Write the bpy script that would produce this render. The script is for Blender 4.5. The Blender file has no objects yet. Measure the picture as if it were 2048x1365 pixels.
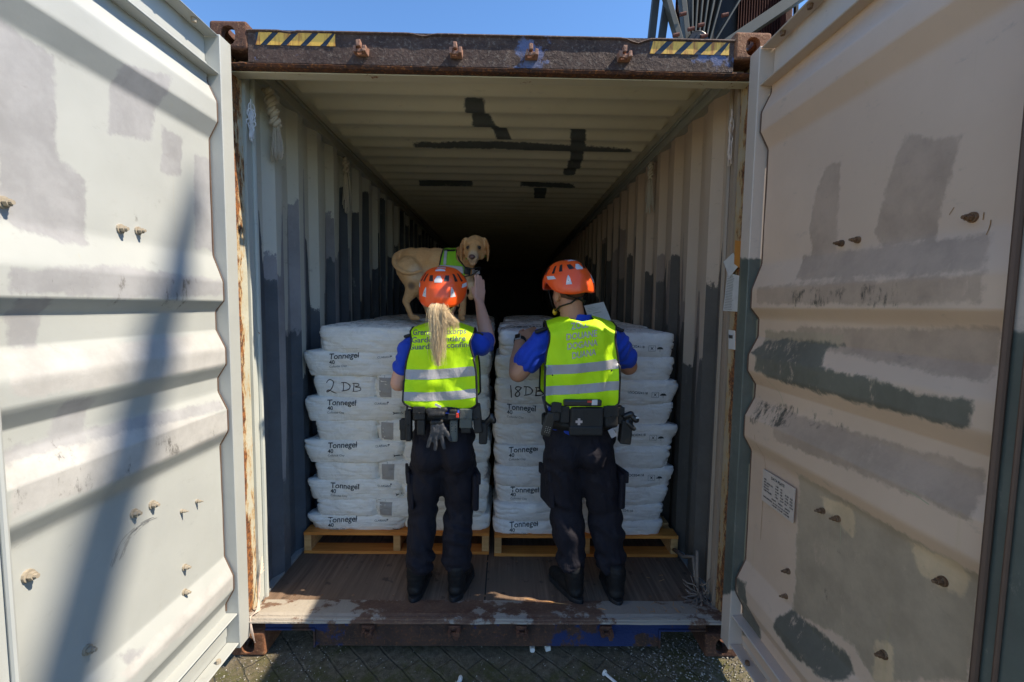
import bpy, bmesh, math, random
from mathutils import Vector, Matrix, noise
from mathutils.bvhtree import BVHTree
R = math.radians
random.seed(7)
C = bpy.data.collections.new('scene'); bpy.context.scene.collection.children.link(C)
SC = bpy.context.scene

# ------------------------------------------------------------------ camera
CAM = Vector((0.0719370, -2.0601599, 1.6881080))
YAW, PITCH, ROLL, F = 0.0142026, -0.0765031, 0.0135718, 906.260
_cp, _sp, _cy, _sy, _cr, _sr = math.cos(PITCH), math.sin(PITCH), math.cos(YAW), math.sin(YAW), math.cos(ROLL), math.sin(ROLL)
FW = Vector((_sy*_cp, _cy*_cp, _sp)); RT0 = Vector((_cy, -_sy, 0)); UP0 = RT0.cross(FW)
RT = RT0*_cr + UP0*_sr; UP = -RT0*_sr + UP0*_cr
cam = bpy.data.cameras.new('camera'); co = bpy.data.objects.new('camera', cam); C.objects.link(co)
co.matrix_world = Matrix(((RT.x, UP.x, -FW.x, CAM.x), (RT.y, UP.y, -FW.y, CAM.y), (RT.z, UP.z, -FW.z, CAM.z), (0, 0, 0, 1)))
cam.sensor_width = 36; cam.lens = F/2048*36; cam.clip_start = 0.02; cam.clip_end = 3000
SC.camera = co
def on(u, v, ax, c):
    d = RT*((u-1024)/F) + UP*(-(v-682.5)/F) + FW
    i = 'xyz'.index(ax); t = (c-CAM[i])/d[i]
    return CAM + d*t
def P(u, v, y): return on(u, v, 'y', y)

# ------------------------------------------------------------------ light
w = bpy.data.worlds.new('World'); SC.world = w; w.use_nodes = True
nt = w.node_tree; bg = nt.nodes['Background']
sky = nt.nodes.new('ShaderNodeTexSky'); sky.sky_type = 'NISHITA'; sky.sun_disc = False
sky.sun_elevation = R(52); sky.sun_rotation = R(98); sky.air_density = 1.0; sky.dust_density = 0.0; sky.ozone_density = 4.5; sky.altitude = 800
hsv = nt.nodes.new('ShaderNodeHueSaturation'); hsv.inputs['Saturation'].default_value = 1.10; nt.links.new(sky.outputs[0], hsv.inputs['Color']); nt.links.new(hsv.outputs[0], bg.inputs[0]); bg.inputs[1].default_value = 0.10
SUN = Vector((-0.77, 0.148, -1.0)).normalized()
sl = bpy.data.lights.new('sun', 'SUN'); sl.energy = 3.05; sl.angle = R(0.53); sl.color = (1, 0.885, 0.71)
so = bpy.data.objects.new('sun', sl); C.objects.link(so); so.rotation_mode = 'QUATERNION'
so.rotation_quaternion = SUN.to_track_quat('-Z', 'Y'); so.location = (8, -1, 12)
SC.view_settings.view_transform = 'Standard'; SC.view_settings.look = 'None'
SC.view_settings.gamma = 1; SC.view_settings.exposure = 1.38
SC.cycles.use_denoising = True
SC.cycles.max_bounces = 10; SC.cycles.diffuse_bounces = 6; SC.cycles.glossy_bounces = 3
SC.cycles.transparent_max_bounces = 8; SC.cycles.caustics_reflective = False; SC.cycles.caustics_refractive = False
SC.cycles.sample_clamp_indirect = 6

# ------------------------------------------------------------------ mesh helpers
def tag(o, label=None, cat=None, group=None, kind=None):
    if label: o['label'] = label
    if cat: o['category'] = cat
    if group: o['group'] = group
    if kind: o['kind'] = kind
    return o
def empty(name, loc, label=None, cat=None, group=None):
    o = bpy.data.objects.new(name, None); C.objects.link(o); o.location = loc; o.empty_display_size = .1
    return tag(o, label, cat, group)
def wloc(p):
    l = Vector((0, 0, 0))
    while p is not None: l += p.location; p = p.parent
    return l
def link(name, me, mats=None, parent=None):
    o = bpy.data.objects.new(name, me); C.objects.link(o)
    if mats is not None:
        idx = [0]*len(me.polygons); me.polygons.foreach_get('material_index', idx)
        me.materials.clear()
        for m in (mats if isinstance(mats, (list, tuple)) else [mats]): me.materials.append(m)
        if max(idx, default=0) < len(me.materials): me.polygons.foreach_set('material_index', idx)
    if parent is not None:
        o.parent = parent; o.location = -wloc(parent)
    return o
def basis(d):
    d = Vector(d).normalized()
    a = Vector((0, 0, 1)) if abs(d.z) < .9 else Vector((1, 0, 0))
    u = a.cross(d).normalized(); return u, d.cross(u).normalized(), d
class MB:
    def __init__(s): s.v = []; s.f = []; s.m = []
    def add(s, vs, fs, mi=0):
        b = len(s.v); s.v += [tuple(x) for x in vs]; s.f += [tuple(b+i for i in f) for f in fs]; s.m += [mi]*len(fs); return s
    def box(s, x0, x1, y0, y1, z0, z1, mi=0):
        v = [(x, y, z) for x in (x0, x1) for y in (y0, y1) for z in (z0, z1)]
        return s.add(v, [(0, 1, 3, 2), (4, 6, 7, 5), (0, 4, 5, 1), (2, 3, 7, 6), (0, 2, 6, 4), (1, 5, 7, 3)], mi)
    def obox(s, c, ax, h, mi=0):          # oriented box: centre, three axes, half sizes
        c = Vector(c); v = [c + ax[0]*(i*h[0]) + ax[1]*(j*h[1]) + ax[2]*(k*h[2]) for i in (-1, 1) for j in (-1, 1) for k in (-1, 1)]
        return s.add(v, [(0, 1, 3, 2), (4, 6, 7, 5), (0, 4, 5, 1), (2, 3, 7, 6), (0, 2, 6, 4), (1, 5, 7, 3)], mi)
    def beam(s, p, q, w_, h_, mi=0, up=(0, 0, 1)):
        p, q = Vector(p), Vector(q); d = (q-p).normalized(); a = Vector(up).cross(d)
        if a.length < .01: a = Vector((1, 0, 0))
        a.normalize(); b = d.cross(a)
        return s.obox((p+q)/2, (d, a, b), ((q-p).length/2, w_/2, h_/2), mi)
    def tube(s, path, r, n=8, cap=True, mi=0, flat=1.0):
        path = [Vector(p) for p in path]; k = len(path); rr = r if isinstance(r, (list, tuple)) else [r]*k
        vs = []; u = None
        for i, p in enumerate(path):
            d = (path[min(i+1, k-1)] - path[max(i-1, 0)])
            if d.length < 1e-9: d = Vector((0, 0, 1))
            d.normalize()
            if u is None: u = basis(d)[0]
            u = u - d*u.dot(d)
            u = u.normalized() if u.length > 1e-6 else basis(d)[0]
            w_ = d.cross(u)
            for j in range(n):
                a = 2*math.pi*j/n; vs.append(p + u*(math.cos(a)*rr[i]) + w_*(math.sin(a)*rr[i]*flat))
        fs = [(i*n+j, i*n+(j+1) % n, (i+1)*n+(j+1) % n, (i+1)*n+j) for i in range(k-1) for j in range(n)]
        if cap: fs += [tuple(range(n))[::-1], tuple((k-1)*n+j for j in range(n))]
        return s.add(vs, fs, mi)
    def cap(s, p, r0, q, r1, n=14):       # tapered capsule
        p, q = Vector(p), Vector(q); u, w_, d = basis(q-p) if (q-p).length > 1e-6 else basis((0, 0, 1))
        rings = []
        for a in (-80, -55, -30, 0): rings.append((p + d*(r0*math.sin(R(a))), r0*math.cos(R(a))))
        for a in (0, 30, 55, 80): rings.append((q + d*(r1*math.sin(R(a))), r1*math.cos(R(a))))
        vs = [c + u*(math.cos(2*math.pi*j/n)*r) + w_*(math.sin(2*math.pi*j/n)*r) for c, r in rings for j in range(n)]
        fs = [(i*n+j, i*n+(j+1) % n, (i+1)*n+(j+1) % n, (i+1)*n+j) for i in range(7) for j in range(n)]
        fs += [tuple(range(n))[::-1], tuple(7*n+j for j in range(n))]
        return s.add(vs, fs)
    def chain(s, pts):
        for (p, r0), (q, r1) in zip(pts, pts[1:]): s.cap(p, r0, q, r1)
        return s
    def ell(s, c, r, rot=None, n=18, m=12):
        c = Vector(c); rot = rot or Matrix.Identity(3); vs = []
        for i in range(1, m):
            th = math.pi*i/m
            for j in range(n):
                a = 2*math.pi*j/n
                vs.append(c + rot @ Vector((r[0]*math.sin(th)*math.cos(a), r[1]*math.sin(th)*math.sin(a), r[2]*math.cos(th))))
        top = len(vs); vs += [c + rot @ Vector((0, 0, r[2])), c + rot @ Vector((0, 0, -r[2]))]
        fs = [(i*n+j, (i+1)*n+j, (i+1)*n+(j+1) % n, i*n+(j+1) % n) for i in range(m-2) for j in range(n)]
        fs += [(top, j, (j+1) % n) for j in range(n)] + [(top+1, (m-2)*n+(j+1) % n, (m-2)*n+j) for j in range(n)]
        return s.add(vs, fs)
    def mesh(s, name='m', smooth=False):
        me = bpy.data.meshes.new(name); me.from_pydata(s.v, [], s.f)
        me.polygons.foreach_set('material_index', s.m)
        if smooth: me.polygons.foreach_set('use_smooth', [True]*len(s.f))
        me.update(); return me
    def build(s, name, mats, parent=None, smooth=False, bevel=0, seg=2):
        me = s.mesh(name, smooth)
        if bevel: me = bev(me, bevel, seg)
        return link(name, me, mats, parent)
def evald(me, mods):
    o = bpy.data.objects.new('tmp', me); C.objects.link(o)
    for t, kw in mods:
        m = o.modifiers.new('m', t)
        for k, v in kw.items(): setattr(m, k, v)
    dg = bpy.context.evaluated_depsgraph_get(); dg.update()
    r = bpy.data.meshes.new_from_object(o.evaluated_get(dg)); bpy.data.objects.remove(o); return r
def bev(me, wd, seg=2):
    bm = bmesh.new(); bm.from_mesh(me); bmesh.ops.remove_doubles(bm, verts=bm.verts, dist=1e-5)
    bmesh.ops.recalc_face_normals(bm, faces=bm.faces)
    es = [e for e in bm.edges if e.is_manifold and e.calc_face_angle(0) > .5]
    bmesh.ops.bevel(bm, geom=es, offset=wd, segments=seg, affect='EDGES', profile=.5, clamp_overlap=True)
    bm.to_mesh(me); bm.free(); me.polygons.foreach_set('use_smooth', [False]*len(me.polygons)); return me
def fix(me):
    bm = bmesh.new(); bm.from_mesh(me); bmesh.ops.recalc_face_normals(bm, faces=bm.faces); bm.to_mesh(me); bm.free(); return me
def blob(mb, vox=.008, it=6, fac=.5, dec=None):
    me = fix(mb.mesh('b'))
    mods = [('REMESH', dict(mode='VOXEL', voxel_size=vox)), ('SMOOTH', dict(iterations=it, factor=fac))]
    if dec: mods.append(('DECIMATE', dict(ratio=dec)))
    me = evald(me, mods); me.polygons.foreach_set('use_smooth', [True]*len(me.polygons)); return me
def displace(me, fn):
    me.update(); ns = [v.normal.copy() for v in me.vertices]
    for v, n in zip(me.vertices, ns): v.co = v.co + n*fn(v.co, n)
    me.update(); return me
def bvh(*mes):
    vs = []; fs = []
    for me in mes:
        b = len(vs); vs += [v.co.copy() for v in me.vertices]; fs += [[b+i for i in p.vertices] for p in me.polygons]
    return BVHTree.FromPolygons(vs, fs)
def rot3(rx=0, ry=0, rz=0): return (Matrix.Rotation(rz, 3, 'Z') @ Matrix.Rotation(ry, 3, 'Y') @ Matrix.Rotation(rx, 3, 'X'))
def nz(x, y, z=0): return noise.noise(Vector((x, y, z)))

# decals: 2-D outlines or lettering laid on to a surface by casting rays
def subdiv2d(bm, L):
    bmesh.ops.triangulate(bm, faces=bm.faces)
    for _ in range(6):
        es = [e for e in bm.edges if e.calc_length() > L]
        if not es: break
        bmesh.ops.subdivide_edges(bm, edges=es, cuts=1); bmesh.ops.triangulate(bm, faces=bm.faces)
def text2d(s, size, align='LEFT', bold=0.0, shear=0):
    cu = bpy.data.curves.new('t', 'FONT'); cu.body = s; cu.size = size; cu.align_x = align; cu.offset = bold; cu.shear = shear; cu.resolution_u = 3
    o = bpy.data.objects.new('t', cu); C.objects.link(o)
    dg = bpy.context.evaluated_depsgraph_get(); dg.update()
    me = bpy.data.meshes.new_from_object(o.evaluated_get(dg)); bpy.data.objects.remove(o)
    bm = bmesh.new(); bm.from_mesh(me); return bm
def fit(bm, width, sy=1):
    xs_ = [v.co.x for v in bm.verts]; k = width/(max(xs_)-min(xs_)); c0 = min(xs_)
    for v in bm.verts: v.co.x = (v.co.x-c0)*k; v.co.y *= sy
    return bm
def poly2d(polys):
    bm = bmesh.new()
    for p in polys: bm.faces.new([bm.verts.new((x, y, 0)) for x, y in p])
    return bm
def stroke2d(lines, wd):
    bm = bmesh.new()
    for ln in lines:
        pts = [Vector(p) for p in ln]; prev = None
        for i, p in enumerate(pts):
            d = (pts[min(i+1, len(pts)-1)]-pts[max(i-1, 0)]).normalized(); n = Vector((-d.y, d.x))*(wd/2*(.7+.5*abs(nz(p.x*40, p.y*40))))
            a, b = bm.verts.new((p.x+n.x, p.y+n.y, 0)), bm.verts.new((p.x-n.x, p.y-n.y, 0))
            if prev: bm.faces.new((prev[0], a, b, prev[1]))
            prev = (a, b)
    return bm
def smooth_line(pts, n=6):
    out = []; P_ = [pts[0]]+list(pts)+[pts[-1]]
    for i in range(1, len(P_)-2):
        a, b, c, d = [Vector(q) for q in P_[i-1:i+3]]
        for k in range(n):
            t = k/n; out.append(.5*((2*b)+(c-a)*t+(2*a-5*b+4*c-d)*t*t+(3*b-3*c+d-a)*t**3))
    out.append(Vector(P_[-2])); return out
def decal(name, bm2, ray, tree, mat, parent, off=.0015, L=.02):
    subdiv2d(bm2, L); bad = []
    for v in bm2.verts:
        o, d = ray(v.co.x, v.co.y); h = tree.ray_cast(o, d)
        if h[0] is None: bad.append(v)
        else: v.co = h[0] - d*off
    bmesh.ops.delete(bm2, geom=bad, context='VERTS')
    me = bpy.data.meshes.new(name); bm2.to_mesh(me); bm2.free()
    return link(name, me, mat, parent)
def ray_y(ox, oz, y0=-1.0, ux=(1, 0), uz=(0, 1)):      # plane facing -y, cast towards +y
    return lambda x, y: (Vector((ox+x*ux[0]+y*uz[0], y0, oz+x*ux[1]+y*uz[1])), Vector((0, 1, 0)))

# ------------------------------------------------------------------ material helpers
class N:
    def __init__(s, name):
        s.m = bpy.data.materials.new(name); s.m.use_nodes = True; s.t = s.m.node_tree; s.b = s.t.nodes['Principled BSDF']
        s.tc = s.t.nodes.new('ShaderNodeTexCoord')
    def n(s, ty, **kw):
        x = s.t.nodes.new('ShaderNode'+ty)
        for k, v in kw.items(): setattr(x, k, v)
        return x
    def l(s, a, b): s.t.links.new(a, b)
    def put(s, inp, v):
        if hasattr(v, 'is_output') or hasattr(v, 'links'): s.l(v, inp)
        else: inp.default_value = v
    def vec(s, scale=(1, 1, 1), rot=(0, 0, 0), loc=(0, 0, 0), src='Object'):
        m = s.n('Mapping'); s.l(s.tc.outputs[src], m.inputs[0]); m.inputs['Scale'].default_value = scale; m.inputs['Rotation'].default_value = rot; m.inputs['Location'].default_value = loc
        return m.outputs[0]
    def noise(s, scale, detail=4, rough=.55, vec=None, dist=0):
        x = s.n('TexNoise'); x.inputs['Scale'].default_value = scale; x.inputs['Detail'].default_value = detail; x.inputs['Roughness'].default_value = rough; x.inputs['Distortion'].default_value = dist
        s.l(vec if vec is not None else s.tc.outputs['Object'], x.inputs['Vector']); return x.outputs[0]
    def ramp(s, f, a, b, c0=0., c1=1.):
        x = s.n('MapRange'); x.interpolation_type = 'SMOOTHSTEP'; s.put(x.inputs[0], f)
        x.inputs[1].default_value = a; x.inputs[2].default_value = b; x.inputs[3].default_value = c0; x.inputs[4].default_value = c1; return x.outputs[0]
    def math(s, op, a, b=0.):
        x = s.n('Math', operation=op); s.put(x.inputs[0], a); s.put(x.inputs[1], b); return x.outputs[0]
    def mix(s, f, a, b):
        x = s.n('Mix', data_type='RGBA'); s.put(x.inputs[0], f)
        for i, v in ((6, a), (7, b)):
            if isinstance(v, tuple): v = (*v[:3], 1)
            s.put(x.inputs[i], v)
        return x.outputs[2]
    def attr(s, name): x = s.n('Attribute'); x.attribute_name = name; return x.outputs['Fac']
    def bump(s, h, strength=.3, dist=.01):
        x = s.n('Bump'); x.inputs['Strength'].default_value = strength; x.inputs['Distance'].default_value = dist; s.l(h, x.inputs['Height']); s.l(x.outputs[0], s.b.inputs['Normal']); return x
    def col(s, c): s.put(s.b.inputs['Base Color'], (*c, 1) if isinstance(c, tuple) else c)
    def set(s, rough=.5, metal=0., spec=None, **kw):
        s.put(s.b.inputs['Roughness'], rough); s.put(s.b.inputs['Metallic'], metal)
        if spec is not None: s.b.inputs['Specular IOR Level'].default_value = spec
        for k, v in kw.items(): s.b.inputs[k.replace('_', ' ')].default_value = v
        return s.m
def plain(name, c, rough=.5, metal=0., var=.15, scale=30, bump=0., bd=.002, spec=None):
    m = N(name); f = m.noise(scale, 5)
    m.col(m.mix(f, tuple(x*(1-var) for x in c), tuple(min(1, x*(1+var)) for x in c)))
    if bump: m.bump(f, bump, bd)
    return m.set(rough, metal, spec)

RUST = (.19, .065, .025); RUSTD = (.055, .022, .012); RUSTO = (.42, .15, .035)
M = {}
def steel(name, base, patches=(), rust=.66, streak=True, grime=.35, rough=.45, drips=True, amp=.045):
    """old painted steel: paint patches by attribute, rust spots, yellow drips, grime"""
    m = N(name)
    big = m.noise(1.3, 5, .6); fine = m.noise(45, 4, .6); brush = m.noise(12, 7, .7, m.vec((1, 1, .7))); scuff = m.noise(7, 8, .8, m.vec((1, 1.2, .5), (.3, 0, 0)))
    c = m.mix(m.ramp(big, .35, .7), tuple(x*.93 for x in base), tuple(min(1, x*1.05) for x in base))
    for at, colr, *dry in patches:
        lo, hi, mn = dry if dry else (.28, .42, .45)
        d = m.math('ADD', m.attr(at), m.math('ADD', m.math('MULTIPLY', m.math('SUBTRACT', brush, .5), amp), m.math('MULTIPLY', m.math('SUBTRACT', fine, .5), .03)))
        c = m.mix(m.math('MULTIPLY', m.ramp(d, -.006, .009), m.ramp(scuff, lo, hi, mn, 1)), c, m.mix(m.ramp(m.noise(5, 6, .7), .3, .7), tuple(x*.85 for x in colr), tuple(min(1, x*1.12) for x in colr)))
    # faint vertical drips
    if drips:
        v = m.vec((26, 26, .8)); dr = m.ramp(m.noise(1, 3, .6, v), .66, .82)
        c = m.mix(m.math('MULTIPLY', dr, .38), c, (.5, .38, .16))
    sc = m.noise(6, 8, .75, m.vec((1, 1.5, 3.2), (.4, 0, 0))); gr = m.ramp(sc, .58, .78)
    c = m.mix(m.math('MULTIPLY', gr, grime), c, (.14, .12, .11))
    r1 = m.math('ADD', m.noise(9, 9, .75), m.math('MULTIPLY', m.math('SUBTRACT', m.noise(.9, 2), .5), .25))
    rm = m.ramp(r1, rust, rust+.03)
    rc = m.mix(m.noise(60, 4), RUSTD, RUSTO)
    c = m.mix(rm, c, rc)
    m.col(c)
    h = m.math('ADD', m.math('MULTIPLY', fine, .25), m.math('ADD', m.math('MULTIPLY', m.noise(3, 3), 1.2), m.math('MULTIPLY', rm, -.6)))
    m.bump(h, .35, .004)
    return m.set(m.ramp(fine, 0, 1, rough-.05, rough+.2))
def rusty(name, cols, thr=.5, paint=None, pthr=.5, rough=.8, scale=7):
    m = N(name); a = m.noise(scale, 9, .7); b = m.noise(70, 5, .7)
    c = m.mix(m.ramp(a, .3, .7), cols[0], cols[1]); c = m.mix(m.ramp(b, .5, .75), c, cols[2])
    h = m.math('ADD', m.math('MULTIPLY', a, 1.), m.math('MULTIPLY', b, .6))
    if paint:
        q = m.math('ADD', m.noise(2.6, 3, .6, m.vec((1, 1, 1.2))), m.math('MULTIPLY', m.noise(13, 8, .75), .5)); k = m.ramp(q, pthr, pthr+.05)
        c = m.mix(k, c, m.mix(m.noise(4, 4), paint, tuple(min(1, x*1.35) for x in paint)))
    m.col(c); m.bump(h, 1.0, .009); return m.set(rough)

M['roof_plain'] = steel('rail_paint', (.42, .41, .34), rust=.70, grime=.4); M['wall_plain'] = steel('wall_paint_plain', (.32, .32, .31), rust=.68, grime=.5); M['skin_out'] = steel('outer_blue_paint', (.02, .05, .2), rust=.62)
CREAM = (.56, .57, .50); GREYP = (.42, .42, .45); DKGRN = (.115, .13, .115)
M['door_l'] = steel('door_left_paint', (.43, .445, .43), [('pa', (.355, .355, .365)), ('pb', (.475, .465, .45)), ('pe', (.16, .15, .14), .56, .66, 0)], rust=.715, grime=.3)
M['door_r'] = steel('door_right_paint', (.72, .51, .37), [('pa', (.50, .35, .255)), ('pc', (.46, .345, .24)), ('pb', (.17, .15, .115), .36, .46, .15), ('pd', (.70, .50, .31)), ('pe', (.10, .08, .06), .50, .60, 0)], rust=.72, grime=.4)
M['frame_l'] = steel('door_frame_cream', (.43, .445, .43), rust=.70, grime=.25)
M['frame_r'] = steel('door_frame_green', (.62, .50, .41), [('pb', (.115, .125, .105))], rust=.71, grime=.4)
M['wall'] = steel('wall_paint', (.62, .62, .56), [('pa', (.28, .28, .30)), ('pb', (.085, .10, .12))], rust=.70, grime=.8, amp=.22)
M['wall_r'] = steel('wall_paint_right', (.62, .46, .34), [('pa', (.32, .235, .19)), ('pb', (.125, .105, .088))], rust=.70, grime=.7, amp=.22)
M['roof'] = steel('roof_paint', (.70, .63, .46), [('pb', (.09, .095, .085))], rust=.70, grime=.6, drips=False, amp=.03)
M['soffit'] = steel('soffit_paint', (.60, .54, .40), rust=.62, grime=.1, drips=False)
def post_mat(ca, cb):
    m = N('post_paint'); a = m.noise(1, 9, .75, m.vec((22, 22, 7))); b = m.noise(1, 5, .6, m.vec((3, 3, 1.1))); sep = m.n('SeparateXYZ'); m.l(m.tc.outputs['Object'], sep.inputs[0])
    edge = m.ramp(sep.outputs[1], .11, .05, 0, .16); low = m.ramp(sep.outputs[2], .9, .2, 0, .10)
    k = m.math('ADD', m.math('ADD', a, m.math('MULTIPLY', m.math('SUBTRACT', b, .5), .35)), m.math('ADD', edge, low)); rm = m.ramp(k, .60, .64)
    c = m.mix(m.ramp(m.noise(5, 4), .3, .7), ca, cb); c = m.mix(m.ramp(k, .52, .60, 0, .7), c, (.50, .30, .10))
    c = m.mix(rm, c, m.mix(m.ramp(m.noise(60, 5, .7), .35, .65), (.07, .03, .02), (.36, .14, .04))); m.col(c)
    m.bump(m.math('ADD', m.math('MULTIPLY', rm, -.5), m.noise(70, 4)), .5, .004); return m.set(.7)
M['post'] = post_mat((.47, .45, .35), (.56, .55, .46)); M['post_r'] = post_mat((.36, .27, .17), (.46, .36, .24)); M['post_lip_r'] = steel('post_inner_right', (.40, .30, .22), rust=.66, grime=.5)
M['post_clean'] = steel('post_inner_paint', (.52, .54, .50), rust=.66, grime=.5)
M['cast'] = rusty('casting_rust', [(.06, .026, .016), (.15, .062, .035), (.28, .14, .07)])
M['cast_o'] = rusty('casting_rust_orange', [(.13, .045, .02), (.26, .11, .05), (.36, .2, .1)])
M['head'] = rusty('header_rust', [(.04, .02, .016), (.095, .055, .042), (.20, .155, .125)], paint=(.10, .12, .22), pthr=.89, scale=11)
M['headedge'] = rusty('header_edge_rust', [(.025, .014, .012), (.12, .04, .015), (.38, .14, .03)], scale=16)
M['sillface'] = rusty('sill_rust_blue', [(.035, .022, .018), (.09, .045, .03), (.2, .08, .03)], paint=(.012, .026, .10), pthr=.785)
M['threshold'] = rusty('threshold_paint', [(.12, .06, .04), (.2, .12, .08), (.3, .18, .1)], paint=(.34, .30, .25), pthr=.745)
M['keeper'] = rusty('keeper_rust', [(.25, .12, .08), (.42, .22, .15), (.5, .3, .2)])
M['bolt'] = plain('bolt_paint', (.36, .31, .24), .6, .0, .3, 60, .4)
M['bolt_r'] = rusty('bolt_rust', [(.12, .06, .03), (.26, .14, .07), (.4, .3, .2)])
M['gasket'] = plain('gasket_rubber', (.13, .075, .05), .7)
M['black'] = plain('black_paint', (.012, .012, .014), .5)
M['print'] = plain('black_print', (.035, .037, .04), .6)
M['printg'] = plain('grey_print', (.22, .21, .2), .6)
M['marker'] = plain('marker_ink', (.035, .018, .018), .5)
M['white'] = plain('white_plastic', (.75, .74, .72), .45)
M['paper'] = plain('paper', (.62, .6, .58), .8)
M['orange_paper'] = plain('orange_tape', (.55, .22, .04), .7)

def wood(name, c1, c2, scale=(3, 40, 40), dark=.0):
    m = N(name); v = m.vec(scale); a = m.noise(1.2, 7, .65, v, .4); b = m.noise(2.2, 5)
    c = m.mix(m.ramp(a, .3, .7), c1, c2); c = m.mix(m.math('MULTIPLY', m.ramp(b, .5, .75), .5), c, tuple(x*.55 for x in c1))
    m.col(c); m.bump(a, .35, .003); return m.set(.75)
M['pine'] = wood('pallet_pine', (.52, .25, .08), (.68, .38, .15))
M['pine_end'] = wood('pallet_pine_edge', (.62, .20, .03), (.78, .30, .055))
def ply():
    m = N('plywood_floor'); v = m.vec((60, 1.4, 1)); a = m.noise(1, 8, .7, v, .3); b = m.noise(2.5, 6, .7); sc = m.noise(8, 8, .8, m.vec((1, .35, 1), (0, 0, .7)))
    c = m.mix(m.ramp(a, .3, .75), (.11, .068, .044), (.26, .17, .115)); c = m.mix(m.ramp(b, .45, .7), c, (.16, .105, .07))
    c = m.mix(m.math('MULTIPLY', m.ramp(sc, .6, .68), .5), c, (.22, .18, .145))
    c = m.mix(m.math('MULTIPLY', m.ramp(m.noise(17, 5), .62, .7), .6), c, (.035, .025, .02))
    br = m.n('TexBrick'); br.offset = 0; m.l(m.vec((1, 1, 1), (0, 0, R(90)), (0, .02, 0)), br.inputs[0]); br.inputs['Scale'].default_value = 1
    br.inputs['Brick Width'].default_value = 2.4; br.inputs['Row Height'].default_value = 1.22; br.inputs['Mortar Size'].default_value = .004
    c = m.mix(br.outputs['Fac'], c, (.012, .01, .009)); m.col(c)
    m.bump(m.math('SUBTRACT', m.math('MULTIPLY', a, .4), br.outputs['Fac']), .5, .004); return m.set(.7)
M['ply'] = ply()

# ------------------------------------------------------------------ ground
def ground_mat():
    m = N('paving_blocks')
    def P2(sx, loc=(0, 0, 0)):
        br = m.n('TexBrick'); br.offset = .5; vd = m.n('VectorMath', operation='ADD'); nn = m.n('TexNoise'); nn.inputs['Scale'].default_value = 9; m.l(m.tc.outputs['Object'], nn.inputs['Vector'])
        vs_ = m.n('VectorMath', operation='SCALE'); vs_.inputs['Scale'].default_value = .022; m.l(nn.outputs['Color'], vs_.inputs[0]); m.l(m.vec((1, 1, 1), (0, 0, R(45)), loc), vd.inputs[0]); m.l(vs_.outputs[0], vd.inputs[1]); m.l(vd.outputs[0], br.inputs[0]); br.inputs['Scale'].default_value = 1
        br.inputs['Brick Width'].default_value = .21; br.inputs['Row Height'].default_value = .105; br.inputs['Mortar Size'].default_value = sx*1.5
        br.inputs['Color1'].default_value = (.8, .8, .8, 1); br.inputs['Color2'].default_value = (1, 1, 1, 1); br.inputs['Mortar Smooth'].default_value = .9
        return br
    wob = P2(.005); fine = m.noise(160, 3, .7); mid = m.noise(28, 6, .75); big = m.noise(1.6, 4)
    vo = m.n('TexVoronoi'); vo.inputs['Scale'].default_value = 230; m.l(m.tc.outputs['Object'], vo.inputs['Vector'])
    c = m.mix(m.ramp(mid, .3, .7), (.075, .06, .036), (.22, .18, .12))
    c = m.mix(m.ramp(fine, .62, .75), c, (.40, .35, .27)); c = m.mix(m.math('MULTIPLY', m.ramp(vo.outputs['Distance'], .0, .25, 1, 0), .35), c, (.3, .27, .23))
    sep = m.n('SeparateXYZ'); m.l(m.tc.outputs['Object'], sep.inputs[0])
    ynear = m.ramp(m.math('ADD', sep.outputs[1], m.math('MULTIPLY', m.math('SUBTRACT', m.noise(5, 6, .7), .5), .7)), .02, -.16)
    moss = m.math('MULTIPLY', m.math('MAXIMUM', ynear, m.ramp(big, .5, .62)), m.ramp(m.noise(9, 8, .75), .36, .60))
    c = m.mix(moss, c, m.mix(m.noise(70, 4), (.035, .04, .010), (.13, .12, .03)))
    c = m.mix(m.math('MULTIPLY', wob.outputs['Fac'], m.ramp(m.noise(6, 4), .35, .7, .05, .6)), c, (.03, .026, .018))
    m.col(c); m.bump(m.math('ADD', m.math('MULTIPLY', wob.outputs['Fac'], -.7), m.math('ADD', m.math('MULTIPLY', mid, .9), m.math('MULTIPLY', fine, .6))), 1, .010)
    return m.set(.9)
g = MB(); X = [-60, -8, -2.5]+[i*.1 for i in range(-24, 25)]+[2.5, 8, 60]; Yv = [-60, -10, -3.]+[i*.1 for i in range(-29, 21)]+[5, 15, 80]
for y in Yv:
    for x in X: g.v.append((x, y, 0.004*nz(x*1.3, y*1.3)))
nx = len(X)
g.f = [(j*nx+i, j*nx+i+1, (j+1)*nx+i+1, (j+1)*nx+i) for j in range(len(Yv)-1) for i in range(nx-1)]; g.m = [0]*len(g.f)
tag(g.build('ground', ground_mat(), smooth=True), kind='structure')
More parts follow.
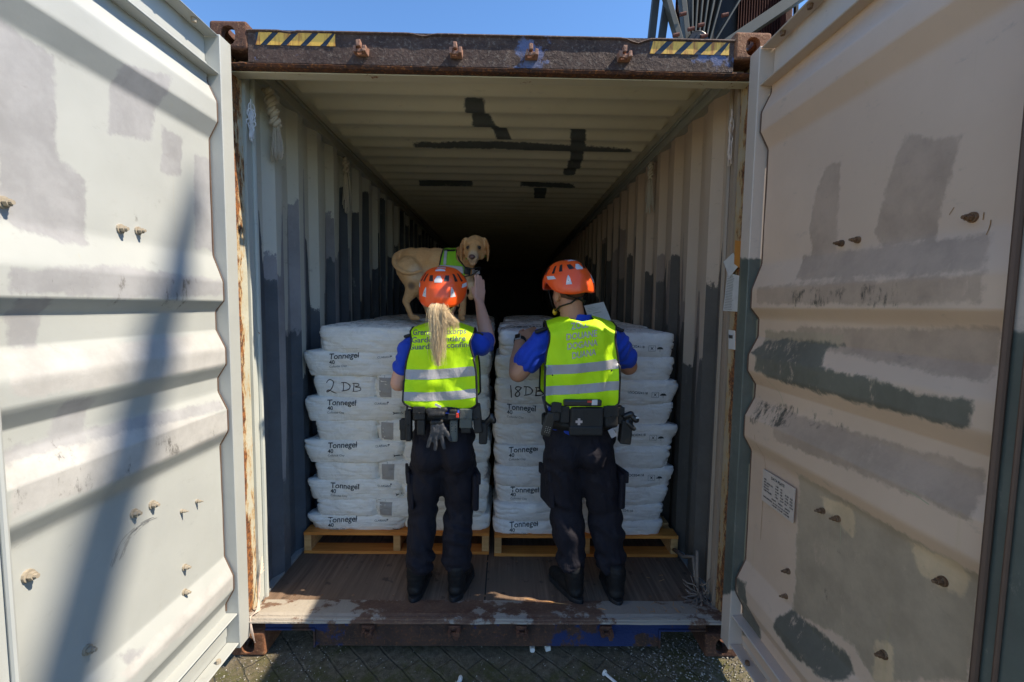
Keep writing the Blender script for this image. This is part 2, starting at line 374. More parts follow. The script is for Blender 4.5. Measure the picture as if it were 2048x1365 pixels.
# loose grit
gr = MB(); rs = random.Random(3)
for i in range(3200):
    if rs.random() < .45: x, y = rs.gauss(1.0, .22), rs.gauss(-.02, .16)
    elif rs.random() < .3: x, y = rs.gauss(-1.0, .2), rs.gauss(-.03, .1)
    else: x, y = rs.uniform(-1.2, 1.3), rs.uniform(-.6, .35)
    r = rs.uniform(.0012, .0042)*(1.3 if x > .6 else 1); z = .004
    a = rs.uniform(0, 3); vs = []
    for k in range(4): vs.append((x+r*math.cos(a+k*1.57)*rs.uniform(.7, 1.3), y+r*math.sin(a+k*1.57)*rs.uniform(.7, 1.3), z))
    vs.append((x, y, z+r*rs.uniform(.5, 1.1)))
    gr.add(vs, [(0, 1, 4), (1, 2, 4), (2, 3, 4), (3, 0, 4)], rs.choice([0, 0, 1]))
tag(gr.build('gravel', [plain('grit_dark', (.16, .14, .12), .8), plain('grit_pale', (.42, .39, .33), .8)]), 'loose grit and small stones scattered on the paving', 'gravel', kind='stuff')

# ------------------------------------------------------------------ container
L = 12.19; H = 2.896; W = 1.219; FZ = .155
box = empty('shipping_container', (0, 0, 0), 'long rusty shipping container standing open on the paving with cargo inside', 'shipping container')
def sd_poly(p, poly):        # signed distance, positive inside
    d = 1e9; ins = False; n = len(poly)
    for i in range(n):
        a, b = poly[i], poly[(i+1) % n]; ex, ey = b[0]-a[0], b[1]-a[1]; wx, wy = p[0]-a[0], p[1]-a[1]
        t = max(0, min(1, (wx*ex+wy*ey)/(ex*ex+ey*ey+1e-12))); d = min(d, math.hypot(wx-ex*t, wy-ey*t))
        if (a[1] > p[1]) != (b[1] > p[1]) and p[0] < (b[0]-a[0])*(p[1]-a[1])/(b[1]-a[1])+a[0]: ins = not ins
    return d if ins else -d
def set_attr(me, name, vals):
    a = me.attributes.new(name, 'FLOAT', 'POINT'); a.data.foreach_set('value', vals)
def patch_attr(me, name, polys, key):
    vals = []
    bb = [(min(q[0] for q in p)-.1, max(q[0] for q in p)+.1, min(q[1] for q in p)-.1, max(q[1] for q in p)+.1) for p in polys]
    for v in me.vertices:
        k = key(v.co); m_ = -.3
        for p, b in zip(polys, bb):
            if b[0] < k[0] < b[1] and b[2] < k[1] < b[3]: m_ = max(m_, sd_poly(k, p))
        vals.append(m_)
    set_attr(me, name, vals)

# side walls
def wall_profile(y):       # 0 = outer flat, 1 = inner flat
    t = ((y-.29) % .278)/.278
    return 0 if t < .26 else (t-.26)/.24 if t < .5 else 1 if t < .76 else 1-(t-.76)/.24
for s, nm, mat in ((-1, 'L', M['wall']), (1, 'R', M['wall_r'])):
    ys = [.25, .29]; k = 0
    while ys[-1] < 12.0:
        b = .29+k*.278
        for t in (.26, .5, .76, 1.0): ys.append(b+t*.278)
        k += 1
    yy = []
    for a, b in zip(ys, ys[1:]):
        yy += [a, a+.0015, (a+b)/2, b-.0015]
    zs = [FZ+i*(2.80-FZ)/44 for i in range(45)]
    mb = MB(); pa = []; pb = []; rr = random.Random(11 if s < 0 else 23)
    hs = {}
    def hgt(y, which):
        i = int((y-.29)/.278*4+1000); k_ = (i, which)
        if k_ not in hs:
            t = ((y-.29) % .278)/.278
            slope = (.26 <= t < .5) or t >= .76
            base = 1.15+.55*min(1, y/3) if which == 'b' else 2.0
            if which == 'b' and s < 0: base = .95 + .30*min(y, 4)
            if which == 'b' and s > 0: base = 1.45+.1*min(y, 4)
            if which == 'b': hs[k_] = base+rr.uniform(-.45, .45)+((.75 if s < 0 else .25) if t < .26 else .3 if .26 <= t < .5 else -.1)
            else: hs[k_] = rr.uniform(1.1, 2.55)
        return hs[k_]
    for y in yy:
        x = s*(1.203-.036*wall_profile(y)); hb, ha = hgt(y, 'b'), hgt(y, 'a')
        for z in zs:
            mb.v.append((x, y, z)); pb.append(max(-.3, min(.3, hb-z))); pa.append(max(-.3, min(.3, ha-z)))
    nzc = len(zs)
    mb.f = [(i*nzc+j, i*nzc+j+1, (i+1)*nzc+j+1, (i+1)*nzc+j) for i in range(len(yy)-1) for j in range(nzc-1)]; mb.m = [0]*len(mb.f)
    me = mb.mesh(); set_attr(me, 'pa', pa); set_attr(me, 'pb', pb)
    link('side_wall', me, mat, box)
    # top and bottom side rails
    MB().box(s*1.15, s*1.212, .17, L, 2.80, 2.872).box(s*1.135, s*1.1495, .17, L, 2.85, 2.871).build('top_rail', M['roof_plain'], box, bevel=.004)
    MB().box(s*1.168, s*1.21, .2, L, .06, FZ+.012).build('bottom_rail', M['wall_plain'], box)
    # corner post: rusty outer channel and clean inner lip
    MB().box(s*1.160, s*1.215, .048, .135, .12, 2.78).build('corner_post', M['post'] if s < 0 else M['post_r'], box, bevel=.006)
    MB().box(s*1.150, s*1.166, .135, .147, FZ, 2.80).box(s*1.170, s*1.212, .136, .262, FZ, 2.80).tube([(s*1.165, .225, FZ), (s*1.165, .225, 2.8)], .012).build('post_lip', M['post_clean'] if s < 0 else M['post_lip_r'], box)
# roof
ROOFP = .209
def roofz(x, y):
    t = (y % ROOFP)/ROOFP; v = (.5-.5*math.cos(2*math.pi*t))**2.2
    e = max(0, min(1, (1.10-abs(x))/.05)); e = e*e*(3-2*e)
    return 2.872 - .042*v*e
mb = MB(); xs = [-1.15+i*2.3/60 for i in range(61)]; xs = [-1.15, -1.12]+[-1.10+i*.008 for i in range(8)]+[i*.04 for i in range(-26, 27)]+[1.10-i*.008 for i in range(7, -1, -1)]+[1.12, 1.15]
n_y = int((L-.106)/ROOFP*12); ysr = [.106+i*(L-.106)/n_y for i in range(n_y+1)]
for y in ysr:
    for x in xs: mb.v.append((x, y, roofz(x, y)))
nx = len(xs); mb.f = [(j*nx+i, j*nx+i+1, (j+1)*nx+i+1, (j+1)*nx+i) for j in range(n_y) for i in range(nx-1)]; mb.m = [0]*len(mb.f)
me = mb.mesh(smooth=True)
RP = [[(930, 200), (968, 200), (972, 222), (940, 224), (928, 212)], [(943, 228), (975, 228), (985, 240), (1000, 246), (1015, 262), (1032, 280), (1006, 282), (985, 262), (965, 248), (944, 245)],
      [(825, 284), (1000, 285), (1268, 294), (1250, 300), (1000, 291), (825, 288)], [(1141, 253), (1173, 253), (1170, 295), (1164, 325), (1150, 345), (1126, 344), (1140, 318)], [(838, 362), (945, 363), (945, 367), (838, 366)],
      [(1068, 371), (1095, 371), (1090, 394), (1068, 393)], [(1160, 315), (1198, 318), (1180, 325), (1158, 322)], [(1040, 365), (1150, 368), (1150, 371), (1040, 368)]]
patch_attr(me, 'pb', [[tuple(on(u, v, 'z', 2.86)[:2]) for u, v in p] for p in RP], lambda c: (c.x, c.y))
rf = link('roof', me, M['roof'], box)
MB().box(-1.2, 1.2, .101, L, 2.874, 2.884).build('roof_skin', M['wall_plain'], box)
MB().box(-1.2, 1.2, L-.05, L, .12, 2.86).build('end_wall', plain('end_wall_shade', (.07, .07, .065), .8), box)  # dark base colour paints in the shade of the far depth
# floor
MB().box(-1.166, 1.166, .19, L-.06, FZ-.03, FZ).build('floor', M['ply'], box)
for xx in (-1.02, -.88, -.72, -.5, -.36, -.18, -.02, .16, .34, .5, .7, .86, 1.02):
    for yq in (.235, .56): MB().tube([(xx+.01*nz(xx*9, yq), yq, FZ-.001), (xx+.01*nz(xx*9, yq), yq, FZ+.0012)], .008, 8).build('floor_screw', M['bolt_r'], box)
# threshold and sill
th = MB()
prof = [(.195, .145), (.195, .157), (.18, .160), (.05, .188), (.034, .186), (.028, .178), (.020, .189), (.008, .188), (.004, .182), (.006, .178), (.0, .184), (-.006, .182), (-.008, .175), (0, .171), (.03, .171)]
n_ = 90
for i in range(n_+1):
    x = -1.16+2.32*i/n_
    for (y, z) in prof: th.v.append((x, y+.0015*nz(x*9, 3), z+.003*nz(x*6, y*9)+.0012*nz(x*40, y*30)))
k = len(prof); th.f = [(i*k+j, i*k+(j+1) % k, (i+1)*k+(j+1) % k, (i+1)*k+j) for i in range(n_) for j in range(k)]; th.m = [0]*len(th.f)
th.build('threshold', M['threshold'], box)
# sill web with the two end recesses
si = MB()
for a, b, z0 in ((-.82, .83, .058), (-1.06, -.82, .142), (.83, 1.06, .142)):
    si.box(a, b, .012, .022, z0, .171)
si.box(-.82, .83, .012, .07, .050, .0578)
for a, b in ((-1.055, -.82), (.83, 1.055)):
    si.box(a, b, .0, .10, .134, .1417)
for a in (-.828, .8302): si.box(a, a+.0078, 0, .10, .05, .1338)
si.build('sill', M['sillface'], box)
# header
hd = MB()
hd.box(-1.057, 1.057, .0045, .10, 2.727, 2.862)
nq = 80
for i in range(nq+1):
    x = -1.057+2.114*i/nq; dent = .022*math.exp(-((x-.63)/.035)**2)+.012*math.exp(-((x+.30)/.03)**2)+.008*math.exp(-((x+.88)/.02)**2)
    j = .0015*nz(x*14, 2)
    hd_v = [(x, .0+j, 2.862-dent), (x, -.004+j, 2.856-dent*.9), (x, 0.004, 2.850-dent*.7), (x, .03, 2.870-dent*.2)]
    hd.v += hd_v
b0 = 8
for i in range(nq):
    for a in range(4):
        c0 = b0+i*4; c1 = c0+4; hd.f.append((c0+a, c0+(a+1) % 4, c1+(a+1) % 4, c1+a)); hd.m.append(0)
hd.build('header', M['head'], box)
he = MB()
for i in range(121):
    x = -1.15+2.3*i/120; t = .0035*nz(x*30, 4)+.003*nz(x*90, 1)
    he.v += [(x, .010, 2.730+t), (x, .004-abs(t), 2.722+t), (x, .012, 2.712+t*1.5), (x, .05, 2.710), (x, .05, 2.722)]
he.f = [(i*5+a, i*5+(a+1) % 5, (i+1)*5+(a+1) % 5, (i+1)*5+a) for i in range(120) for a in range(5)]; he.m = [0]*len(he.f)
he.build('header_edge', M['headedge'], box)
MB().box(-1.16, 1.16, .045, .105, 2.704, 2.7085).build('header_soffit', M['soffit'], box)
MB().box(-1.15, 1.15, .097, .105, 2.709, 2.862).build('header_back', M['roof_plain'], box)
# hazard stripes
for (u0, v0, u1, v1, flip) in ((513, 66, 672, 91, 1), (1299, 84, 1456, 110, 1)):
    a, b = P(u0, v0, .0115), P(u1, v1, .0115); wd = b.x-a.x; hh = .052; z1 = a.z-.002
    yl = []; nS = 4; p_ = wd/nS
    for i in range(nS+1):
        x0 = i*p_-.01; q = [(x0-.028, -hh), (x0+.030, -hh), (x0+.082, 0), (x0+.024, 0)]
        cl = []
        q = [(max(0, min(wd, x)), y) for x, y in q]
        if q[1][0]-q[0][0] > .005 or q[2][0]-q[3][0] > .005: yl.append(q)
    so_ = Vector((a.x, 0, z1))
    st = MB(); st.box(a.x, b.x, .0030, .0044, z1-hh, z1, 0)
    for q in yl: st.add([(a.x+x, .0020, z1+y) for x, y in q]+[(a.x+x, .0026, z1+y) for x, y in q], [(0, 1, 2, 3), (7, 6, 5, 4), (0, 4, 5, 1), (1, 5, 6, 2), (2, 6, 7, 3), (3, 7, 4, 0)], 1)
    yel = N('hazard_yellow'); yf = yel.noise(5, 6, .7, yel.vec((6, 1, 1))); yel.col(yel.mix(yel.ramp(yf, .45, .62), (.85, .50, .08), (.46, .17, .03))); yel.set(.5)
    st.build('hazard_stripe', [plain('hazard_dark', (.02, .028, .045), .4), yel.m], box)
# corner castings
def casting(cx, sx, sy, z0, mat):
    y0 = 0 if sy > 0 else L
    x0, x1 = sorted((cx, cx-sx*.162)); ya, yb = sorted((y0-sy*.002, y0+sy*.178)); z1 = z0+.118
    o = MB().box(x0, x1, ya, yb, z0, z1).mesh(); o = bev(o, .012, 3)
    def cutter(mb):
        c = bpy.data.objects.new('c', fix(mb.mesh())); C.objects.link(c); return c
    inner = cutter(MB().box(x0+.03, x1-.03, ya+.03, yb-.03, z0+.026, z1-.026))
    xc = (x0+x1)/2; zc = z0+.056; 
    def oval(n=28, rx=.0315, rz=.0395): return [(rx*math.copysign(abs(math.cos(t))**.8, math.cos(t)), rz*math.copysign(abs(math.sin(t))**.8, math.sin(t))) for t in [2*math.pi*i/n for i in range(n)]]
    ov = oval(); n = len(ov)
    f_ = MB().add([(xc+a, ya-.05, zc+b) for a, b in ov]+[(xc+a, yb+.05, zc+b) for a, b in ov] if False else [(xc+a, (ya-.05 if sy > 0 else yb+.05), zc+b) for a, b in ov]+[(xc+a, (ya+yb)/2, zc+b) for a, b in ov],
                  [tuple(range(n)), tuple(range(2*n-1, n-1, -1))]+[(i, i+n, (i+1) % n+n, (i+1) % n) for i in range(n)])
    yc = (ya+yb)/2
    s_ = MB().add([(cx+sx*.05, yc+a*1.25, zc+b*.85) for a, b in ov]+[(xc, yc+a*1.25, zc+b*.85) for a, b in ov],
                  [tuple(range(n)), tuple(range(2*n-1, n-1, -1))]+[(i, i+n, (i+1) % n+n, (i+1) % n) for i in range(n)])
    zt = z1+.05 if z0 > 1 else z0-.05
    t_ = MB().add([(xc+a, yc+b*1.5, zt) for a, b in ov]+[(xc+a, yc+b*1.5, (z0+z1)/2) for a, b in ov],
                  [tuple(range(n)), tuple(range(2*n-1, n-1, -1))]+[(i, i+n, (i+1) % n+n, (i+1) % n) for i in range(n)])
    cs = [inner]+[cutter(q) for q in (f_, s_, t_)]
    me = evald(o, [('BOOLEAN', dict(operation='DIFFERENCE', object=c, solver='EXACT')) for c in cs])
    for c in cs: bpy.data.objects.remove(c)
    return link('corner_casting', me, mat, box)
for sx in (-1, 1):
    for sy in (1, -1):
        for z0 in (0.004, H-.118):
            casting(sx*W, sx, sy, z0, M['cast_o'] if (z0 < 1 and sx < 0) or (z0 > 1 and sx > 0) else M['cast'])
# cam keepers
def keeper(x, z, up):
    k = MB(); s = 1 if up else -1
    k.box(x-.028, x+.028, -.010, .006, z-.016, z+.014)
    k.box(x-.028, x-.013, -.042, -.0105, z-.017, z+.006+.004*s); k.box(x+.013, x+.028, -.046, -.0105, z-.017, z+.008)
    k.obox((x+(-.004 if up else .012), -.034, z+s*.016), (Vector((1, 0, .12)).normalized(), Vector((0, 1, 0)), Vector((-.12, 0, 1)).normalized()), (.008, .014, .013))
    k.box(x-.0125, x+.0125, -.036, -.024, z-.016, z-.001)
    me = k.mesh(); me = bev(me, .003, 2)
    for v in me.vertices:
        v.co.x += .006*nz(v.co.x*60, v.co.z*60, 1)+ (.10 if s > 0 else -.1)*(v.co.z-z); v.co.z += .003*nz(v.co.x*60, v.co.y*60, 5)
    return link('cam_keeper', me, M['keeper'] if up else M['cast'], box)
for x in (-.564, -.156, .168, .57): keeper(x, 2.775, True); keeper(x+.0, .150, False)

# doors
def doorx(z):
    r = [(2.60, 0), (2.52, 1), (2.44, 1), (2.37, 0), (1.885, 0), (1.776, 1), (1.695, 1), (1.65, 0), (1.57, 0), (1.49, 1), (1.42, 1), (1.36, 0), (1.30, 0), (1.22, 1), (1.125, 1), (1.06, 0), (.55, 0), (.46, 1), (.395, 1), (.325, 0)]
    if z >= r[0][0] or z <= r[-1][0]: return 0
    for (a, va), (b, vb) in zip(r, r[1:]):
        if b <= z <= a: return va+(vb-va)*(a-z)/(a-b)
    return 0
def door(s, yend, matp, matf, pats, fpats):
    n0 = -.085; zs = [.17]
    keyz = [2.60, 2.52, 2.44, 2.37, 1.885, 1.776, 1.695, 1.65, 1.57, 1.49, 1.42, 1.36, 1.30, 1.22, 1.125, 1.06, .55, .46, .395, .325]
    allz = sorted(set([.17, 2.68]+[round(z+e, 4) for z in keyz for e in (-.005, .005)]+[round(.17+i*.014, 3) for i in range(180)])); 
    zl = [allz[0]]
    for z in allz[1:]:
        if z-zl[-1] > .003: zl.append(z)
    ny = 74; mb = MB()
    for i in range(ny+1):
        y = n0+(yend-n0)*i/ny
        for z in zl:
            e = min(1, (i+.0)/1.5, (ny-i)/1.5) if True else 1
            d = doorx(z)*.038
            wv = .004*nz(y*2.2, z*1.7, s)+.0016*nz(y*9, z*7, s)
            mb.v.append((s*(1.182-d+wv), y, z))
    k = len(zl); mb.f = [(i*k+j, i*k+j+1, (i+1)*k+j+1, (i+1)*k+j) for i in range(ny) for j in range(k-1)]; mb.m = [0]*len(mb.f)
    me = mb.mesh(smooth=True)
    key = lambda c: (c.y, c.z)
    for at, polys in pats.items(): patch_attr(me, at, [[tuple(on(u, v, 'x', s*1.17)[1:]) for u, v in p] for p in polys], key)
    d = link('door', me, matp, box)
    d['label'] = 'sunlit white ribbed door leaf, swung open' if s < 0 else 'shaded cream door leaf with grey paint patches, swung open'
    # outer skin so that the leaf has thickness
    MB().box(s*1.2085, s*1.2125, yend, n0, .15, 2.78).build('outer_skin', M['skin_out'], d)
    def fr(nm, mb, bevel=.003):
        # dense enough for the paint-patch attribute
        me = mb.mesh(); me = bev(me, bevel, 1)
        bm = bmesh.new(); bm.from_mesh(me)
        for _ in range(7):
            es = [e for e in bm.edges if e.calc_length() > .05]
            if not es: break
            bmesh.ops.subdivide_edges(bm, edges=es, cuts=1, use_grid_fill=True)
        bmesh.ops.triangulate(bm, faces=[f for f in bm.faces if len(f.verts) > 4]); bm.to_mesh(me); bm.free()
        for at, polys in fpats.items(): patch_attr(me, at, [[tuple(on(u, v, 'x', s*1.135)[1:]) for u, v in p] for p in polys], key)
        return link(nm, me, matf, d)
    fr('hinge_stile', MB().box(s*1.127, s*1.207, -.078, -.0005, .105, 2.795))
    fr('lock_stile', MB().box(s*1.13, s*1.207, yend-.10, yend-.002, .125, 2.795))
    # top channel: web and two flanges, bottom channel likewise
    ye = yend-.0015; yh = -.0785
    fr('top_channel', MB().box(s*1.189, s*1.2075, ye, yh, 2.635, 2.79).box(s*1.132, s*1.1885, ye, yh, 2.783, 2.79).box(s*1.134, s*1.1885, ye, yh, 2.632, 2.639))
    fr('bottom_channel', MB().box(s*1.189, s*1.2075, ye, yh, .13, .30).box(s*1.132, s*1.1885, ye, yh, .128, .135).box(s*1.134, s*1.1885, ye, yh, .27, .277))
    # caulk line following the ribs
    gl = []
    for z in [2.62-i*.012 for i in range(195)]: gl.append((s*(1.181-doorx(z)*.038), -.0862, z))
    MB().tube(gl, .003, 5).build('sealant', M['gasket'], d)
    # locking edge gasket
    MB().tube([(s*1.122, yend-.012, .14), (s*1.122, yend-.012, 2.78)], .008, 8).tube([(s*1.124, yend-.05, .14), (s*1.124, yend-.05, 2.78)], .005, 8).build('gasket', M['gasket'] if s > 0 else matf, d)
    # outside: locking bars and hinges (seen only from the side)
    for q in (.30, .78): MB().tube([(s*1.235, -q*1.1, .05), (s*1.235, -q*1.1, 2.85)], .017, 10).build('locking_bar', M['cast'], d)
    for z in (.45, 1.1, 1.75, 2.4): MB().box(s*1.2125, s*1.222, -.09, .02, z-.05, z+.05).tube([(s*1.224, .012, z-.05), (s*1.224, .012, z+.05)], .012, 8).build('hinge', M['cast'], d)
    return d
LP_A = [[(0, 30), (60, 75), (118, 110), (122, 290), (132, 322), (180, 352), (178, 492), (120, 486), (88, 470), (40, 465), (18, 440), (0, 440)],
        [(232, 128), (330, 150), (318, 205), (308, 285), (222, 268), (226, 175)], [(330, 253), (372, 276), (368, 356), (328, 345)], [(393, 305), (427, 322), (444, 515), (420, 500), (396, 500)],
        [(0, 540), (230, 530), (430, 560), (440, 590), (240, 600), (0, 585)], [(18, 600), (95, 590), (80, 700), (20, 700)], [(115, 800), (182, 795), (176, 850), (150, 905), (105, 890)], [(0, 980), (5, 900), (210, 850), (440, 800), (440, 820), (190, 890)],
        [(0, 1290), (8, 1300), (18, 1365), (0, 1365)], [(240, 1310), (300, 1290), (280, 1330), (250, 1335)]]
LP_B = [[(0, 700), (220, 688), (435, 665), (450, 700), (430, 735), (220, 770), (0, 800)], [(0, 930), (220, 870), (450, 820), (450, 870), (220, 960), (0, 1040)], [(230, 1350), (470, 1115), (470, 1160), (330, 1290), (240, 1365)]]
LP_E = [[(0, 880), (200, 870), (440, 800), (450, 860), (230, 960), (0, 1030)], [(270, 390), (330, 400), (320, 440), (270, 440)], [(0, 540), (440, 560), (430, 620), (0, 600)]]
RP_E = [[(1590, 582), (1710, 575), (1712, 612), (1600, 616)], [(1738, 572), (1850, 562), (1856, 612), (1745, 618)], [(1545, 455), (1560, 450), (1555, 530), (1540, 530)], [(1640, 1175), (1700, 1180), (1700, 1240), (1650, 1235)], [(1655, 1060), (1690, 1060), (1690, 1110), (1655, 1110)], [(1500, 800), (1640, 820), (1700, 860), (1500, 850)]]
dl = door(-1, -.985, M['door_l'], M['frame_l'], {'pa': LP_A, 'pb': LP_B, 'pe': LP_E}, {})
RP_A = [[(1643, 335), (1675, 320), (1672, 380), (1664, 500), (1655, 560), (1610, 560), (1618, 520), (1612, 455), (1625, 380)], [(1800, 265), (1850, 275), (1912, 272), (1892, 350), (1860, 480), (1760, 500), (1742, 465), (1770, 360)],
        [(1600, 510), (1980, 468), (1985, 545), (1600, 560)], [(1525, 575), (1990, 545), (1985, 610), (1525, 610)], [(1590, 655), (1990, 655), (1985, 770), (1640, 700), (1590, 690)], [(1560, 820), (1965, 940), (1960, 1040), (1560, 880)]]
RP_C = [[(1592, 945), (1960, 1150), (1925, 1365), (1740, 1365), (1700, 1290), (1580, 1225)], [(1525, 660), (1680, 670), (1675, 700), (1525, 690)]]
RP_B = [[(1530, 682), (1560, 678), (1640, 683), (1682, 686), (1684, 694), (1650, 700), (1655, 735), (1700, 745), (1780, 765), (1860, 790), (1968, 800), (1962, 862), (1870, 842), (1700, 800), (1570, 765), (1520, 742), (1524, 715), (1508, 706)],
        [(1478, 1150), (1500, 1165), (1506, 1215), (1516, 1260), (1516, 1290), (1478, 1270)], [(1560, 1232), (1580, 1222), (1625, 1255), (1690, 1310), (1702, 1345), (1690, 1365), (1668, 1365), (1600, 1310), (1558, 1255)]]
RP_D = [[(1632, 990), (1700, 1015), (1700, 1080), (1680, 1060), (1665, 1040), (1640, 1020)], [(1812, 1082), (1932, 1130), (1925, 1200), (1850, 1165), (1825, 1140)], [(1745, 1278), (1778, 1290), (1778, 1365), (1735, 1365), (1738, 1320)]]
dr = door(1, -1.115, M['door_r'], M['frame_r'], {'pa': RP_A, 'pb': RP_B, 'pc': RP_C, 'pd': RP_D, 'pe': RP_E}, {'pb': [[(1440, 515), (1515, 515), (1530, 1150), (1430, 1200)], [(1960, 655), (2100, 655), (2100, 1500), (1850, 1500)]]})
MB().box(1.196, 1.2115, .0005, .0475, .15, 1.28).build('gap_light_block', M['cast'], box)  # added strip, out of view, stops sun through the lower hinge gap
# door bolts
def bolt(d, u, v, s, r=.013, ln=.028):
    p = on(u, v, 'x', s*1.172); m_ = M['bolt'] if s < 0 else M['bolt_r']
    r *= (.85 if s < 0 else .7); b = MB(); b.tube([(s*1.190, p.y, p.z), (s*1.175, p.y, p.z)], [r*1.6, r*1.5], 12); b.tube([(s*1.173, p.y, p.z), (s*1.162, p.y, p.z)], [r*1.05, r*1.0], 6); b.tube([(s*1.163, p.y, p.z), (s*(1.166-ln*.45), p.y, p.z)], [r*.62, r*.55], 8)
    b.build('bolt', m_, d)
for u, v, r in ((12, 405, .012), (245, 458, .012), (280, 462, .011), (308, 1010, .012), (272, 1027, .012), (397, 1003, .006), (367, 1023, .006), (62, 1152, .013), (372, 1135, .010), (372, 1185, .010), (180, 1300, .012)): bolt(dl, u, v, -1, r)
for u, v, r in ((1678, 487, .010), (1710, 480, .010), (1940, 435, .012), (1640, 1022, .010), (1670, 1038, .010), (1572, 1143, .010), (1568, 1193, .009), (1880, 1163, .012), (1763, 1310, .012)): bolt(dr, u, v, 1, r)
for s, d in ((-1, dl), (1, dr)):       # bolts in the top and bottom channels
    for y in (-.2, -.36, -.52, -.7):
        for za, zb in ((2.7825, 2.768), (.136, .15)): MB().tube([(s*1.150, y, za), (s*1.150, y, zb)], [.011, .009], 8).build('channel_bolt', M['bolt'] if s < 0 else M['bolt_r'], d)
def scuff(d, s, strokes, wd, mat):
    tr = bvh(d.data)
    for k, ln in enumerate(strokes):
        pts = [on(u, v, 'x', s*1.17) for u, v in ln]; bm = stroke2d([smooth_line([(p.y, p.z) for p in pts], 6)], wd*(.6+.8*abs(nz(k*1.7, 3))))
        decal('scuff_mark', bm, lambda x, y: (Vector((0, x, y)), Vector((s, 0, 0))), tr, mat, d, .0012, .03)
M['scuff'] = plain('rubber_scuff', (.20, .20, .20), .8); M['scratch'] = plain('rust_scratch', (.34, .17, .06), .8); M['drip'] = plain('rust_drip', (.50, .44, .29), .8)
rs = random.Random(12)
for k in range(13):
    o = k*2.3; arc = [(224+o, 1142-o), (243+o, 1092-o*.6), (273+o, 1057-o*.4), (313+o, 1035), (353+o*.4, 1042+o)]
    for g_ in range(3):
        t0 = rs.uniform(0, .8); q_ = smooth_line(arc, 8); i0 = int(t0*24); scuff(dl, -1, [[tuple(p) for p in q_[i0:i0+rs.randint(3, 6)]]], .0022, M['scuff'])
scuff(dr, 1, [[(1522, 870), (1526, 940), (1520, 1010), (1516, 1080)], [(1974, 440), (1970, 470)], [(1960, 425), (1958, 440)], [(1900, 415), (1890, 430)]], .0035, M['scratch'])
scuff(dr, 1, [[(1540, 760), (1560, 800), (1562, 840)], [(1674, 1050), (1673, 1090)], [(1830, 980), (1850, 990), (1880, 1010)]], .004, M['drip'])
# data plate on the right door
a, b_ = on(1531, 938, 'x', 1.178), on(1591, 1040, 'x', 1.178)
py0, py1, pz1, pz0 = a.y, b_.y, on(1531, 938, 'x', 1.178).z, on(1528, 1000, 'x', 1.178).z
pw = abs(py1-py0); ph = abs(pz1-pz0)
plate = MB().box(1.168, 1.1715, min(py0, py1), max(py0, py1), pz0, pz1).build('data_plate', plain('plate', (.62, .50, .42), .6), dr)
PX = 1.1672
def plate_text(s, size, fy, fz, al='LEFT', bold=0):      # reader faces +x, so text runs towards -y
    bm = text2d(s, size, al, bold)
    for v in bm.verts: v.co = Vector((PX, max(py0, py1)-fy*pw-v.co.x, pz1-fz*ph+v.co.y))
    me = bpy.data.meshes.new('t'); bm.to_mesh(me); bm.free(); return me
rows = [('DATA PLATE', .0155, .5, .16, 'CENTER', .0004)]
for i, (l_, vals) in enumerate((('MFG', ('1 080', 'KG', '', '')), ('MFG. SERIAL NO.', ('8 520', 'KG', '32 500', 'KGS')), ('TARE WT.', ('28 560', 'LBS', '3 970', 'KGS')), ('PAYLOAD', ('67.5', 'CU.M', '28 530', 'KGS')), ('CUBE VOLUME', ('2 700', 'CU.FT', '76.4', 'CU.M')))):
    rows.append((l_, .0085, .06, .30+.085*i, 'LEFT', .0003))
    for k_, t_ in enumerate(vals):
        if t_: rows.append((t_, .0085, (.44, .60, .74, .89)[k_], .30+.085*i, 'LEFT', .0003))
rows += [('HEIGHT      WIDTH      LENGTH', .0085, .34, .76, 'LEFT', .0003), ('INNER DIMENSIONS  106 1/4 IN  92 9/16 IN  473 5/8 IN', .0072, .06, .85, 'LEFT', .0003), ('2 698 MM   2 352 MM   12 032 MM', .0078, .36, .93, 'LEFT', .0003)]
bmx = bmesh.new()
for r_ in rows:
    me = plate_text(*r_); bmx.from_mesh(me)
me = bpy.data.meshes.new('plate_lettering'); bmx.to_mesh(me); bmx.free()
link('plate_lettering', me, M['print'], dr)

# stickers taped inside right post
def sheet(name, pts, mat, th=.0012, parent=None):
    a = [Vector(p) for p in pts]; n = (a[1]-a[0]).cross(a[2]-a[0]).normalized()*th; k = len(a)
    return MB().add(a+[p+n for p in a], [tuple(range(k)), tuple(range(2*k-1, k-1, -1))]+[(i, i+k, (i+1) % k+k, (i+1) % k) for i in range(k)]).build(name, mat, parent)
xp = 1.146
s1 = empty('paper_sheet', on(1465, 570, 'x', xp), 'long white printed paper sheet taped to the right door post', 'paper')
pp = [on(u, v, 'x', xp) for u, v in ((1455, 545), (1478, 552), (1476, 624), (1446, 622))]; sheet('page', pp, M['paper'], .001, s1)
ln = MB()
for i in range(22):
    t = .06+i*.042; a = pp[0].lerp(pp[3], t); b = pp[1].lerp(pp[2], t); e = .55+.35*abs(nz(i*1.7, 3)); s_ = .08
    p, q = a.lerp(b, s_), a.lerp(b, e); ln.add([(xp-.0018, p.y, p.z), (xp-.0018, q.y, q.z), (xp-.0018, q.y, q.z-.002), (xp-.0018, p.y, p.z-.002)], [(0, 1, 2, 3)])
ln.build('printed_lines', M['printg'], s1)
tag(sheet('paper_note', [on(u, v, 'x', xp-.004) for u, v in ((1447, 524), (1466, 506), (1479, 530), (1458, 556))], M['paper'], .001), 'small tilted white note above the long paper on right post', 'paper')
tag(sheet('tape_strip', [on(u, v, 'x', xp-.006) for u, v in ((1470, 481), (1482, 483), (1481, 538), (1468, 528))], M['orange_paper'], .001), 'orange strip of tape hanging on the right door post', 'tape')
